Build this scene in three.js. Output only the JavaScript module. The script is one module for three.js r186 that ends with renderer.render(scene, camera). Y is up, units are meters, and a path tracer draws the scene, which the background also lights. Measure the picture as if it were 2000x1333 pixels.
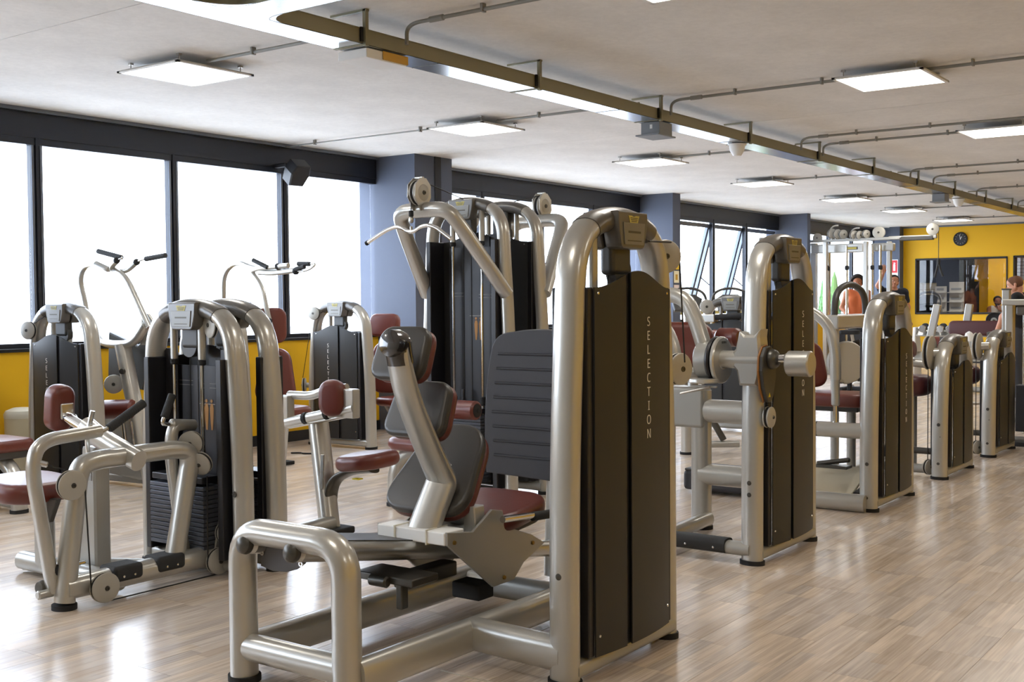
import * as THREE from 'three';
import { RoundedBoxGeometry } from 'three/addons/geometries/RoundedBoxGeometry.js';
import { mergeGeometries, mergeVertices, toCreasedNormals } from 'three/addons/utils/BufferGeometryUtils.js';
import { RectAreaLightUniformsLib } from 'three/addons/lights/RectAreaLightUniformsLib.js';
import { MarchingCubes } from 'three/addons/objects/MarchingCubes.js';
import { FontLoader } from 'three/addons/loaders/FontLoader.js';

// ---------------------------------------------------------------- camera, sky, exposure
const scene = new THREE.Scene();
const camera = new THREE.PerspectiveCamera(33.166, 2000 / 1333, 0.05, 400);
{
  const m = new THREE.Matrix4().set(
    0.80888298, -0.01431303, 0.58779542, 0,
    -0.00742951, 0.99937504, 0.03455911, 0,
    -0.58792272, -0.0323213, 0.80827112, 0,
    0, 0, 0, 1);
  camera.quaternion.setFromRotationMatrix(m);
  camera.position.set(0, 1.35, 0);
}
scene.add(camera);
scene.background = new THREE.Color(0.86, 0.98, 1.16);
scene.backgroundIntensity = 4.6;
const renderer = new THREE.WebGLRenderer({ antialias: true });
renderer.toneMapping = THREE.LinearToneMapping;
renderer.toneMappingExposure = 2.1;
renderer.shadowMap.enabled = true;
RectAreaLightUniformsLib.init();
const PANEL_POWER = 7.0, PANEL_GLOW = 2.4;

// ---------------------------------------------------------------- helpers
let seed = 20240;
const rnd = () => { seed = (seed * 1664525 + 1013904223) >>> 0; return seed / 4294967296; };
const V = (x, y, z) => new THREE.Vector3(x, y, z);
const names = new Map();
function numbered(n) { const k = names.get(n) || 0; names.set(n, k + 1); return k ? n + '_' + String(k).padStart(3, '0') : n; }
function fin(m) { m.castShadow = true; m.receiveShadow = true; return m; }
function clean(g) {
  g = g.index ? g.toNonIndexed() : g;
  for (const k of Object.keys(g.attributes)) if (!['position', 'normal', 'uv'].includes(k)) g.deleteAttribute(k);
  if (!g.attributes.uv) g.setAttribute('uv', new THREE.BufferAttribute(new Float32Array(g.attributes.position.count * 2), 2));
  if (!g.attributes.normal) g.computeVertexNormals();
  g.morphAttributes = {};
  return g;
}
function join(gs) { gs = [].concat(gs).flat().filter(Boolean).map(clean); return gs.length === 1 ? gs[0] : mergeGeometries(gs); }
function mesh(name, gs, mat, parent) {
  const o = fin(new THREE.Mesh(join(gs), mat)); o.name = parent ? name : numbered(name);
  (parent || scene).add(o); return o;
}
function struct(name, gs, mat, parent) { const o = mesh(name, gs, mat, parent); if (!parent) o.userData.kind = 'structure'; return o; }
function tag(o, label, category, group) { o.userData = { ...o.userData, label, category }; if (group) o.userData.group = group; return o; }

// a thing: a group at its base; its parts are given in world coordinates (or through a local frame) and moved under it
class Thing {
  constructor(name, label, category, [x, z], group, y = 0) {
    this.o = new THREE.Group(); this.o.name = numbered(name); this.o.position.set(x, y, z); scene.add(this.o);
    tag(this.o, label, category, group);
    this.inv = new THREE.Matrix4().makeTranslation(-x, -y, -z);
    this.L = null;
  }
  frame(x, z, deg, y = 0) { this.L = new THREE.Matrix4().makeTranslation(x, y, z).multiply(new THREE.Matrix4().makeRotationY(deg * Math.PI / 180)); return this; }
  world() { this.L = null; return this; }
  add(name, gs, mat, parent, label) {
    const g = join(gs).clone();
    if (this.L) g.applyMatrix4(this.L);
    g.applyMatrix4(this.inv);
    const m = fin(new THREE.Mesh(g, mat)); m.name = name; (parent || this.o).add(m);
    if (label) m.userData.label = label;
    return m;
  }
}
function box(x0, x1, y0, y1, z0, z1, r = 0) {
  const w = Math.abs(x1 - x0), h = Math.abs(y1 - y0), d = Math.abs(z1 - z0);
  const g = r ? new RoundedBoxGeometry(w, h, d, 2, Math.min(r, w / 2.01, h / 2.01, d / 2.01)) : new THREE.BoxGeometry(w, h, d);
  return g.translate((x0 + x1) / 2, (y0 + y1) / 2, (z0 + z1) / 2);
}
function uvBox(g, s = 1) { // planar uv in metres by the dominant normal
  g = clean(g); const p = g.attributes.position, n = g.attributes.normal, u = g.attributes.uv;
  for (let i = 0; i < p.count; i++) {
    const ax = Math.abs(n.getX(i)), ay = Math.abs(n.getY(i)), az = Math.abs(n.getZ(i));
    if (ay >= ax && ay >= az) u.setXY(i, p.getX(i) * s, p.getZ(i) * s);
    else if (ax >= az) u.setXY(i, p.getZ(i) * s, p.getY(i) * s);
    else u.setXY(i, p.getX(i) * s, p.getY(i) * s);
  }
  return g;
}
// round the corners of a polyline
function rounded(pts, r, n = 7) {
  const out = [pts[0].clone()];
  for (let i = 1; i < pts.length - 1; i++) {
    const a = pts[i - 1], b = pts[i], c = pts[i + 1], rr = Array.isArray(r) ? (r[i - 1] ?? r[r.length - 1]) : r;
    const d0 = Math.min(rr, a.distanceTo(b) * 0.495), d1 = Math.min(rr, b.distanceTo(c) * 0.495);
    const p = b.clone().lerp(a, d0 / a.distanceTo(b)), q = b.clone().lerp(c, d1 / b.distanceTo(c));
    for (let k = 0; k <= n; k++) {
      const t = k / n, s = 1 - t;
      out.push(V(0, 0, 0).addScaledVector(p, s * s).addScaledVector(b, 2 * s * t).addScaledVector(q, t * t));
    }
  }
  out.push(pts[pts.length - 1].clone());
  return out.filter((p, i) => !i || p.distanceTo(out[i - 1]) > 1e-4);
}
// sweep an elliptical section (ra along the reference normal, rb across it) along points; superellipse power e
function sweep(pts, ra, rb = ra, ref = null, { seg = 18, e = 2, taper = null, caps = true } = {}) {
  const N = pts.length, T = [], A = [];
  for (let i = 0; i < N; i++) T.push(pts[Math.min(i + 1, N - 1)].clone().sub(pts[Math.max(i - 1, 0)]).normalize());
  let a = (ref ? ref.clone() : (Math.abs(T[0].y) < 0.9 ? V(0, 1, 0) : V(1, 0, 0)));
  for (let i = 0; i < N; i++) { a = a.clone().addScaledVector(T[i], -a.dot(T[i])); a.normalize(); A.push(a); }
  const pos = [], uv = [], idx = []; let len = 0;
  for (let i = 0; i < N; i++) {
    if (i) len += pts[i].distanceTo(pts[i - 1]);
    const B = T[i].clone().cross(A[i]), k = taper ? taper(i / (N - 1)) : 1;
    for (let j = 0; j <= seg; j++) {
      const t = j / seg * Math.PI * 2, c = Math.cos(t), s = Math.sin(t);
      const cx = Math.sign(c) * Math.pow(Math.abs(c), 2 / e) * ra * k, sx = Math.sign(s) * Math.pow(Math.abs(s), 2 / e) * rb * k;
      pos.push(pts[i].x + A[i].x * cx + B.x * sx, pts[i].y + A[i].y * cx + B.y * sx, pts[i].z + A[i].z * cx + B.z * sx);
      uv.push(j / seg * 0.3, len);
    }
  }
  for (let i = 0; i < N - 1; i++) for (let j = 0; j < seg; j++) {
    const p = i * (seg + 1) + j, q = p + seg + 1;
    idx.push(p, p + 1, q, p + 1, q + 1, q);
  }
  let g = new THREE.BufferGeometry();
  g.setAttribute('position', new THREE.Float32BufferAttribute(pos, 3));
  g.setAttribute('uv', new THREE.Float32BufferAttribute(uv, 2));
  g.setIndex(idx); g.computeVertexNormals();
  { // smooth the seam
    const n = g.attributes.normal;
    for (let i = 0; i < N; i++) { const p = i * (seg + 1), q = p + seg; const v = V(n.getX(p) + n.getX(q), n.getY(p) + n.getY(q), n.getZ(p) + n.getZ(q)).normalize(); n.setXYZ(p, v.x, v.y, v.z); n.setXYZ(q, v.x, v.y, v.z); }
  }
  if (!caps) return g;
  const out = [clean(g)];
  for (const end of [0, N - 1]) {
    const cp = [], ci = [], base = end * (seg + 1);
    cp.push(pts[end].x, pts[end].y, pts[end].z);
    for (let j = 0; j <= seg; j++) cp.push(pos[(base + j) * 3], pos[(base + j) * 3 + 1], pos[(base + j) * 3 + 2]);
    for (let j = 1; j <= seg; j++) end ? ci.push(0, j, j + 1) : ci.push(0, j + 1, j);
    const c = new THREE.BufferGeometry(); c.setAttribute('position', new THREE.Float32BufferAttribute(cp, 3)); c.setIndex(ci); c.computeVertexNormals();
    out.push(clean(c));
  }
  return mergeGeometries(out);
}
const P = (...a) => a.map((p) => V(...p));
const tube = (pts, r, corner = 0.06, o) => sweep(pts.length > 2 ? rounded(P(...pts), corner) : P(...pts), r, r, null, o);
const oval = (pts, ra, rb, ref, corner = 0.1, o) => sweep(pts.length > 2 ? rounded(P(...pts), corner) : P(...pts), ra, rb, V(...ref), o);
// turned shape: profile [[r, t] ...] about an axis
function turned(profile, c, axis, seg = 28) {
  const g = new THREE.LatheGeometry(profile.map(([r, t]) => new THREE.Vector2(Math.max(r, 0.0001), t)), seg);
  g.applyQuaternion(new THREE.Quaternion().setFromUnitVectors(V(0, 1, 0), V(...axis).normalize()));
  return toCreasedNormals(g.translate(...c), 0.6);
}
const rod = (a, b, r, seg = 14) => { // plain round bar with slightly rounded ends
  const A = V(...a), B = V(...b), L = A.distanceTo(B), e = Math.min(r * 0.3, L * 0.2);
  return turned([[0, 0], [r - e, 0], [r, e], [r, L - e], [r - e, L], [0, L]], a, B.sub(A).toArray(), seg);
};
// padded cushion: a rounded outline (shape in the x,y plane) with a soft edge of depth d along z
function cushion(shape, d, soft = 0.02) {
  const g = new THREE.ExtrudeGeometry(shape, { depth: Math.max(d - 2 * soft, 0.004), bevelEnabled: true, bevelThickness: soft, bevelSize: soft, bevelSegments: 4, curveSegments: 10 });
  return toCreasedNormals(mergeVertices(clean(g.translate(0, 0, -d / 2 + soft)).deleteAttribute('normal')), 0.9);
}
function rrect(w, h, r, wTop = w) { // rounded (tapering) rectangle
  const s = new THREE.Shape(), a = w / 2, b = wTop / 2, y = h / 2;
  r = Math.min(r, a * 0.98, b * 0.98, y * 0.98);
  s.moveTo(-a + r, -y); s.lineTo(a - r, -y); s.quadraticCurveTo(a, -y, a + (b - a) * r / h, -y + r);
  s.lineTo(b + (a - b) * r / h, y - r); s.quadraticCurveTo(b, y, b - r, y); s.lineTo(-b + r, y);
  s.quadraticCurveTo(-b, y, -b - (a - b) * r / h, y - r); s.lineTo(-a - (b - a) * r / h, -y + r); s.quadraticCurveTo(-a, -y, -a + r, -y);
  return s;
}
// place a geometry built round the origin: its z axis to dir, its y axis as near up as may be
function place(g, at, dir, up = [0, 1, 0]) {
  const z = V(...dir).normalize(), x = V(...up).cross(z).normalize(), y = z.clone().cross(x);
  return clean(g).clone().applyMatrix4(new THREE.Matrix4().makeBasis(x, y, z).setPosition(...at));
}
function poly(pts, th, bevel = 0.003) { // flat plate from an outline of [x, y], thickness along z, centred
  const s = new THREE.Shape(pts.map(([x, y]) => new THREE.Vector2(x, y)));
  const g = new THREE.ExtrudeGeometry(s, { depth: th - 2 * bevel, bevelEnabled: true, bevelThickness: bevel, bevelSize: bevel, bevelOffset: -bevel, bevelSegments: 1 });
  return g.translate(0, 0, -th / 2 + bevel);
}

// ---------------------------------------------------------------- textures and materials
function noise2(w, h, cells, s0) { // tileable value noise
  const g = new Float32Array(cells[0] * cells[1]); let s = s0 >>> 0;
  for (let i = 0; i < g.length; i++) { s = (s * 1664525 + 1013904223) >>> 0; g[i] = s / 4294967296; }
  const out = new Float32Array(w * h), f = (t) => t * t * (3 - 2 * t);
  for (let y = 0; y < h; y++) for (let x = 0; x < w; x++) {
    const u = x / w * cells[0], v = y / h * cells[1], i = Math.floor(u), j = Math.floor(v), a = f(u - i), b = f(v - j);
    const i1 = (i + 1) % cells[0], j1 = (j + 1) % cells[1];
    const q = (ii, jj) => g[jj * cells[0] + ii];
    out[y * w + x] = (q(i, j) * (1 - a) + q(i1, j) * a) * (1 - b) + (q(i, j1) * (1 - a) + q(i1, j1) * a) * b;
  }
  return out;
}
function tex(w, h, fn, srgb = true) {
  const d = new Uint8Array(w * h * 4);
  for (let y = 0; y < h; y++) for (let x = 0; x < w; x++) {
    const c = fn(x, y), i = (y * w + x) * 4;
    d[i] = Math.max(0, Math.min(255, c[0])); d[i + 1] = Math.max(0, Math.min(255, c[1])); d[i + 2] = Math.max(0, Math.min(255, c[2])); d[i + 3] = 255;
  }
  const t = new THREE.DataTexture(d, w, h); t.magFilter = THREE.LinearFilter; t.minFilter = THREE.LinearMipmapLinearFilter; t.generateMipmaps = true;
  t.wrapS = t.wrapT = THREE.RepeatWrapping; if (srgb) t.colorSpace = THREE.SRGBColorSpace; t.needsUpdate = true; return t;
}
// laminate print: strips 1/16 of the width, each with its own tone, grain running along v
const woodTex = (() => {
  const W = 1024, H = 1024, fine = noise2(W, H, [256, 10], 5), mid = noise2(W, H, [96, 6], 9), big = noise2(W, H, [10, 6], 21), blot = noise2(W, H, [40, 16], 31);
  const tone = [], off = []; let s = 77; const r = () => { s = (s * 1664525 + 1013904223) >>> 0; return s / 4294967296; };
  for (let i = 0; i < 16; i++) { off.push(r()); tone.push([r(), r(), r()]); }
  return tex(W, H, (x, y) => {
    const k = Math.floor(x / 64), t = (y / H + off[k]) % 1, seg = Math.floor(t * 3), b = tone[k][seg], i = y * W + x;
    const edge = (x % 64 < 1) || (Math.abs(t * 3 - Math.round(t * 3)) < 0.003) ? -7 : 0;
    const v = (b - 0.5) * 32 + (fine[i] - 0.5) * 26 + (mid[i] - 0.5) * 26 + (big[i] - 0.5) * 12 + (blot[i] - 0.5) * 12 + edge;
    const warm = ((b * 7.3) % 1 - 0.5) * 10;
    return [200 + v * 0.8 + warm * 0.5, 184 + v * 0.78, 168 + v * 0.75 - warm * 0.7];
  });
})();
const plasterTex = (() => { const a = noise2(512, 512, [9, 9], 3), b = noise2(512, 512, [60, 60], 4), c = noise2(512, 512, [200, 200], 6); return tex(512, 512, (x, y) => { const i = y * 512 + x, v = 228 + (a[i] - 0.5) * 10 + (b[i] - 0.5) * 6 + (c[i] - 0.5) * 5; return [v, v - 2, v - 6]; }); })();
const grainBump = (() => { const a = noise2(256, 256, [128, 128], 14), b = noise2(256, 256, [40, 40], 15); return tex(256, 256, (x, y) => { const v = 128 + (a[y * 256 + x] - 0.5) * 120 + (b[y * 256 + x] - 0.5) * 70; return [v, v, v]; }, false); })();
const col = (h) => new THREE.Color(h);
const std = (c, o = {}) => new THREE.MeshStandardMaterial({ color: col(c), roughness: 0.5, ...o });
const phys = (c, o = {}) => new THREE.MeshPhysicalMaterial({ color: col(c), roughness: 0.5, ...o });
const M = {
  wood: phys('#ffffff', { map: woodTex, roughness: 0.22, ior: 1.7 }),
  ceil: std('#ffffff', { map: plasterTex, roughness: 0.95 }),
  joint: std('#6d675f', { roughness: 1 }),
  yellow: std('#e8b400', { roughness: 0.62, bumpMap: grainBump, bumpScale: 0.0004 }),
  greyWall: std('#525969', { roughness: 0.72, bumpMap: grainBump, bumpScale: 0.0006 }),
  darkWall: std('#22242b', { roughness: 0.7 }),
  frameDark: std('#262a33', { roughness: 0.38, metalness: 0.35 }),
  frameLite: std('#6d747f', { roughness: 0.35, metalness: 0.6 }),
  black: std('#111216', { roughness: 0.5 }),
  glass: phys('#ffffff', { transmission: 1, thickness: 0, roughness: 0, ior: 1.45 }),
  silver: phys('#b6b4ad', { metalness: 0.5, roughness: 0.3, clearcoat: 0.55, clearcoatRoughness: 0.12 }),
  silver2: phys('#a9a8a2', { metalness: 0.5, roughness: 0.4, clearcoat: 0.3, clearcoatRoughness: 0.2 }),
  chrome: std('#d6d6d4', { metalness: 1, roughness: 0.16 }),
  steel: std('#b4b2ac', { metalness: 0.9, roughness: 0.3 }),
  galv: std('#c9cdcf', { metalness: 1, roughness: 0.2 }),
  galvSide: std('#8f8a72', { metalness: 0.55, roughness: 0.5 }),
  conduit: std('#8b8b86', { metalness: 0.35, roughness: 0.5 }),
  crown: phys('#5f5c57', { roughness: 0.32, metalness: 0.2, clearcoat: 0.3, clearcoatRoughness: 0.25 }),
  console: phys('#7c7a74', { roughness: 0.3, metalness: 0.1 }),
  consoleDark: std('#3a3936', { roughness: 0.45 }),
  shroud: phys('#2b2b2a', { roughness: 0.42, specularIntensity: 0.75 }),
  shroudDark: std('#1d1d21', { roughness: 0.4 }),
  stack: std('#575b64', { roughness: 0.42, metalness: 0.3 }),
  rubber: std('#1b1b1c', { roughness: 0.8 }),
  grip: std('#2b2c2d', { roughness: 0.75, bumpMap: grainBump, bumpScale: 0.001 }),
  leather: phys('#662a1e', { roughness: 0.42, clearcoat: 0.25, clearcoatRoughness: 0.3, bumpMap: grainBump, bumpScale: 0.0006 }),
  leatherDark: phys('#4a1d22', { roughness: 0.45 }),
  backing: phys('#3d3a36', { roughness: 0.4 }),
  disc: phys('#aba89f', { roughness: 0.42, metalness: 0.15 }),
  bolt: std('#55534e', { roughness: 0.35, metalness: 0.7 }),
  white: std('#e9e9e6', { roughness: 0.6 }),
  letter: std('#d8d6cf', { roughness: 0.5 }),
  cable: std('#141414', { roughness: 0.5 }),
  ledFace: new THREE.MeshStandardMaterial({ color: 0xffffff, emissive: new THREE.Color(1, 0.96, 0.88), emissiveIntensity: PANEL_GLOW, roughness: 0.6 }),
};

// ---------------------------------------------------------------- room shell
const ZB = -24.85, ZF = 3.6, XL = -8.3, XR = 3.3, HC = 2.88;
{ // floor: laminate boards laid along the room; the nearest 300 in view are boards of their own
  const sub = struct('floor', box(XL - 0.3, XR + 0.3, -0.2, -0.012, ZB - 0.3, ZF + 0.3), std('#6b5b48', { roughness: 0.9 }));
  const bw = 0.195, bl = 1.3, fwd = V(-0.5878, -0.0346, -0.8083), right = V(0.8089, -0.0074, -0.5879);
  const variants = [];
  for (let k = 0; k < 10; k++) {
    const g = clean(new THREE.BoxGeometry(bw - 0.0012, 0.012, bl - 0.0012)), p = g.attributes.position, u = g.attributes.uv, ou = Math.floor(rnd() * 16) / 16, ov = rnd();
    for (let i = 0; i < p.count; i++) u.setXY(i, ou + (p.getX(i) + bw / 2) / bw * 3 / 16, ov + p.getZ(i) / bl);
    variants.push(g);
  }
  const spots = [];
  for (let i = 0, x = XL + bw / 2; x < XR; x += bw, i++) {
    const o = ((i * 0.37) % 1) * bl;
    for (let z = ZB + bl / 2 - o; z < ZF + bl / 2; z += bl) {
      const d = V(x, -1.35, z), dep = d.dot(fwd), sx = d.dot(right) / dep;
      spots.push([x, z, dep > 0.8 && Math.abs(sx) < 0.62 && dep < 60 ? dep : 999 + Math.abs(z), Math.floor(rnd() * 10)]);
    }
  }
  spots.sort((a, b) => a[2] - b[2]);
  const rest = [];
  spots.forEach(([x, z, d, k], i) => {
    const z0 = Math.max(z, ZB + bl / 2);
    if (i < 300) { const m = fin(new THREE.Mesh(variants[k], M.wood)); m.name = 'floor_board'; m.position.set(x, -0.006, z0); sub.add(m); }
    else rest.push(variants[k].clone().translate(x, -0.006 - (z0 !== z ? 0.0004 : 0), z0));
  });
  const m = mesh('floor_boards', rest, M.wood, sub); m.userData.kind = 'stuff';
  for (const [x0, x1, z] of [[-8.2, -2.0, -2.17], [-2.66, 3.2, -3.2], [-2.2, 3.2, -9.72]]) struct('seam_strip', box(x0, x1, -0.001, 0.0012, z - 0.005, z + 0.005), std('#cfc8b8', { metalness: 0.4, roughness: 0.35 }), sub);
}
{ // ceiling: concrete slabs with narrow open joints at the column lines
  const back = struct('ceiling', box(XL - 0.3, XR + 0.3, HC + 0.02, HC + 0.25, ZB - 0.3, ZF + 0.3), M.joint);
  const cuts = [ZF + 0.2, -3.66, -9.26, -14.75, -19.75, ZB - 0.2];
  for (let i = 0; i < 5; i++) struct('ceiling_slab', uvBox(box(XL - 0.2, XR + 0.2, HC, HC + 0.02, cuts[i + 1] + 0.004, cuts[i] - 0.004), 0.5), M.ceil, back);
}
// window wall
const cols = [[-3.4, -4.0], [-9.0, -9.61], [-14.6, -14.83], [-19.65, -19.8]];
struct('wall_left', uvBox(box(XL - 0.3, XL, -0.05, 0.985, ZB, ZF)), M.yellow);
struct('wall_left_header', box(XL - 0.3, XL - 0.002, 2.655, HC + 0.02, ZB, ZF), M.frameDark);
struct('trim_1', box(XL, XL + 0.035, HC - 0.03, HC, ZB, ZF), M.frameLite);
struct('baseboard_left', box(XL, XL + 0.014, 0, 0.1, ZB, ZF, 0.003), M.black);
cols.forEach(([a, b], i) => {
  const c = struct('wall_left_column', uvBox(box(XL - 0.25, -7.77, 0, HC, b, a)), M.greyWall);
  if (i === 1) struct('column_strip', box(-7.772, -7.762, 0, HC, -9.42, -9.32), M.darkWall, c);
});
{ // windows: sill, head, mullions, panes; the third bay has two sashes tipped outwards
  const bays = [[ZF - 0.2, -3.4, [2.2, 0.9, -0.4, -1.6, -2.6]], [-4.0, -9.0, [-5.115, -6.41, -7.71]], [-9.61, -14.6, [-10.85, -12.1, -13.35]], [-14.83, -19.65, [-15.76, -17.02, -18.28]], [-19.8, ZB, [-20.95, -22.2, -23.5]]];
  bays.forEach(([z1, z0, mull], bi) => {
    const o = new THREE.Group(); o.name = 'window_' + (bi + 1); o.userData.kind = 'structure'; o.position.set(XL, 0, (z0 + z1) / 2); scene.add(o);
    const add = (n, g, m) => { const q = fin(new THREE.Mesh(join(g).translate(-XL, 0, -(z0 + z1) / 2), m)); q.name = n; o.add(q); return q; };
    add('window_sill', [box(XL - 0.16, XL + 0.03, 0.985, 1.012, z0, z1, 0.004)], M.black);
    add('bottom_rail', [box(XL - 0.08, XL - 0.02, 1.012, 1.05, z0, z1), box(XL - 0.03, XL - 0.015, 1.018, 1.03, z0, z1)], M.frameDark);
    add('head_rail', [box(XL - 0.08, XL - 0.01, 2.6, 2.655, z0, z1)], M.frameDark);
    const edges = [z1, ...mull, z0];
    for (const z of mull) {
      const c = add('mullion', [box(XL - 0.07, XL - 0.002, 1.012, 2.655, z - 0.014, z + 0.014), box(XL - 0.07, XL - 0.018, 1.03, 2.6, z - 0.05, z + 0.05)], M.frameDark);
      const q = fin(new THREE.Mesh(join([box(XL - 0.03, XL - 0.008, 1.05, 2.6, z + 0.026, z + 0.048, 0.004), box(XL - 0.03, XL - 0.008, 1.05, 2.6, z - 0.048, z - 0.026, 0.004)]).translate(-XL, 0, -(z0 + z1) / 2), M.frameLite)); q.name = 'sash_bead'; c.add(q);
    }
    for (let k = 0; k < edges.length - 1; k++) {
      const a = edges[k] - 0.05, b = edges[k + 1] + 0.05;
      if (bi === 3 && (k === 1 || k === 2 || k === 3)) { // outward-tipped sash, hinged at the head
        const hinge = (g) => clean(g).translate(-XL + 0.07, -2.58, 0).rotateZ(-0.27).translate(XL - 0.07, 2.58, 0);
        add('open_sash', [hinge(box(XL - 0.1, XL - 0.05, 1.06, 2.58, a - 0.06, a)), hinge(box(XL - 0.1, XL - 0.05, 1.06, 2.58, b, b + 0.06)), hinge(box(XL - 0.1, XL - 0.05, 1.06, 1.12, b, a)), hinge(box(XL - 0.1, XL - 0.05, 2.52, 2.58, b, a))], M.frameLite);
        add('pane', [hinge(box(XL - 0.078, XL - 0.074, 1.1, 2.55, b + 0.04, a - 0.04))], M.glass);
        add('stay_arm', [rod([XL - 0.07, 1.55, a - 0.02], [XL - 0.32, 1.75, a - 0.02], 0.01, 8)], M.frameDark);
      } else add('pane', [box(XL - 0.05, XL - 0.044, 1.05, 2.6, b, a)], M.glass);
    }
  });
}
// far wall: dark return at the windows, yellow beyond it, an internal window looking into the next room
const IW = [-7.42, -5.58, 1.02, 2.19];
struct('wall_back', uvBox(join([box(-7.69, IW[0], 0, HC, ZB - 0.2, ZB), box(IW[0], IW[1], 0, IW[2], ZB - 0.2, ZB), box(IW[0], IW[1], IW[3], HC, ZB - 0.2, ZB), box(IW[1], -5.46, 0, HC, ZB - 0.2, ZB), box(-5.46, -4.3, 0, 1.0, ZB - 0.2, ZB), box(-5.46, -4.3, 2.2, HC, ZB - 0.2, ZB), box(-4.3, XR, 0, HC, ZB - 0.2, ZB)])), M.yellow);
struct('wall_back_return', [box(XL, -7.9, 0, HC, ZB - 0.2, ZB + 0.02), box(-7.9, -7.68, 0, HC, ZB - 0.2, ZB + 0.25)], M.greyWall);
struct('trim_2', box(XL, XR, HC - 0.035, HC, ZB, ZB + 0.03), M.frameLite);
struct('baseboard_back', box(-7.68, XR, 0, 0.1, ZB, ZB + 0.014, 0.003), M.black);
struct('wall_right', uvBox(box(XR, XR + 0.2, -0.05, HC + 0.02, ZB, ZF)), M.yellow);
struct('wall_front', uvBox(box(XL - 0.3, XR + 0.2, -0.05, HC + 0.02, ZF, ZF + 0.2)), std('#b9b4a8', { roughness: 0.8 }));
{ // internal windows
  const w = (n, x0, x1, y0, y1) => {
    const o = new THREE.Group(); o.name = n; o.userData.kind = 'structure'; o.position.set((x0 + x1) / 2, y0, ZB); scene.add(o);
    const f = fin(new THREE.Mesh(join([box(x0, x1, y0 - 0.005, y0 + 0.03, ZB - 0.21, ZB + 0.02), box(x0, x1, y1 - 0.03, y1 + 0.005, ZB - 0.21, ZB + 0.02), box(x0 - 0.005, x0 + 0.02, y0, y1, ZB - 0.21, ZB + 0.02), box(x1 - 0.02, x1 + 0.005, y0, y1, ZB - 0.21, ZB + 0.02)]).translate(-(x0 + x1) / 2, -y0, -ZB), M.black)); f.name = 'window_frame'; o.add(f);
    const p = fin(new THREE.Mesh(box(x0 + 0.02, x1 - 0.02, y0 + 0.03, y1 - 0.03, ZB - 0.1, ZB - 0.094).translate(-(x0 + x1) / 2, -y0, -ZB), M.glass)); p.name = 'pane'; o.add(p);
  };
  w('window_6', IW[0], IW[1], IW[2], IW[3]);
  w('window_7', -5.46, -4.3, 1.0, 2.2);
}
{ // the next room behind those windows
  const zb = -37, zf = ZB - 0.2, xl = -11.5, xr = -1.5;
  { const q = new THREE.Shape(); q.moveTo(xr, -zf); q.lineTo(xr, -zb); q.lineTo(-12, -zb); q.lineTo(-8.25, -zf); q.closePath(); struct('floor_next_room', new THREE.ExtrudeGeometry(q, { depth: 0.2, bevelEnabled: false }).rotateX(-Math.PI / 2).translate(0, -0.2, 0), std('#8a7a64', { roughness: 0.5 })); }
  { const q = new THREE.Shape(); q.moveTo(xr, -zf); q.lineTo(xr, -zb); q.lineTo(-12, -zb); q.lineTo(-8.25, -zf); q.closePath(); struct('ceiling_next_room', new THREE.ExtrudeGeometry(q, { depth: 0.2, bevelEnabled: false }).rotateX(-Math.PI / 2).translate(0, HC, 0), M.ceil); }
  struct('wall_next_room_left', clean(box(-0.1, 0.1, 0, HC, -6.4, 6.4)).rotateY(-Math.atan2(3.7, 11.95) * -1).translate(-10.15, 0, -31), M.darkWall);
  struct('wall_next_room_dark', [box(-12.2, -10.42, 0, HC, zb - 0.2, zb)], M.darkWall);
  struct('wall_next_room_grey', [box(-10.42, -9.72, 0, HC, zb - 0.2, zb)], M.greyWall);
  struct('door_1', [box(-9.72, -9.26, 0, HC, zb - 0.2, zb + 0.03), box(-9.3, -9.12, 0, 1.86, zb + 0.001, zb + 0.04)], M.black);
  struct('wall_next_room_yellow', [box(-9.26, xr, 0, HC, zb - 0.2, zb - 0.001), box(-8.55, xr, 0, HC, zb, -35.7)], M.yellow);
  struct('wall_next_room_right', [box(xr, xr + 0.2, 0, HC, zb, zf)], M.yellow);
}
{ // ground outside
  struct('ground_outside', box(-60, XL - 0.3, -0.4, -0.3, -70, 40), std('#d3d5d8', { roughness: 0.9 }));
}
// ---------------------------------------------------------------- ceiling lights
function ledPanel(x, z, label, cable) {
  const t = new Thing('led_panel', label, 'ceiling light', [x, z], 'square white LED ceiling panels', HC);
  const y = 2.815, s = 0.3;
  t.add('frame', [box(x - s, x + s, y, y + 0.012, z - s, z - s + 0.022), box(x - s, x + s, y, y + 0.012, z + s - 0.022, z + s), box(x - s, x - s + 0.022, y, y + 0.012, z - s, z + s), box(x + s - 0.022, x + s, y, y + 0.012, z - s, z + s), box(x - s, x + s, y + 0.009, y + 0.014, z - s, z + s)], M.white);
  t.add('diffuser', box(x - 0.28, x + 0.28, y + 0.001, y + 0.009, z - 0.28, z + 0.28), M.ledFace);
  for (const [a, b] of [[-1, -1], [-1, 1], [1, -1], [1, 1]]) t.add('hanger', [rod([x + a * 0.24, y + 0.012, z + b * 0.24], [x + a * 0.24, HC, z + b * 0.24], 0.004, 6), box(x + a * 0.24 - 0.012, x + a * 0.24 + 0.012, HC - 0.012, HC, z + b * 0.24 - 0.012, z + b * 0.24 + 0.012)], M.steel);
  t.add('driver_box', box(x - 0.1, x + 0.04, y + 0.016, y + 0.045, z - 0.05, z + 0.03, 0.004), M.white);
  const L = new THREE.RectAreaLight(new THREE.Color(1, 0.95, 0.87), PANEL_POWER, 0.54, 0.54);
  L.position.set(0, y - 0.006 - HC, 0); L.lookAt(L.position.clone().add(V(0, -1, 0)));
  L.rotation.set(-Math.PI / 2, 0, 0); L.name = 'panel_light'; t.o.add(L);
}
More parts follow.
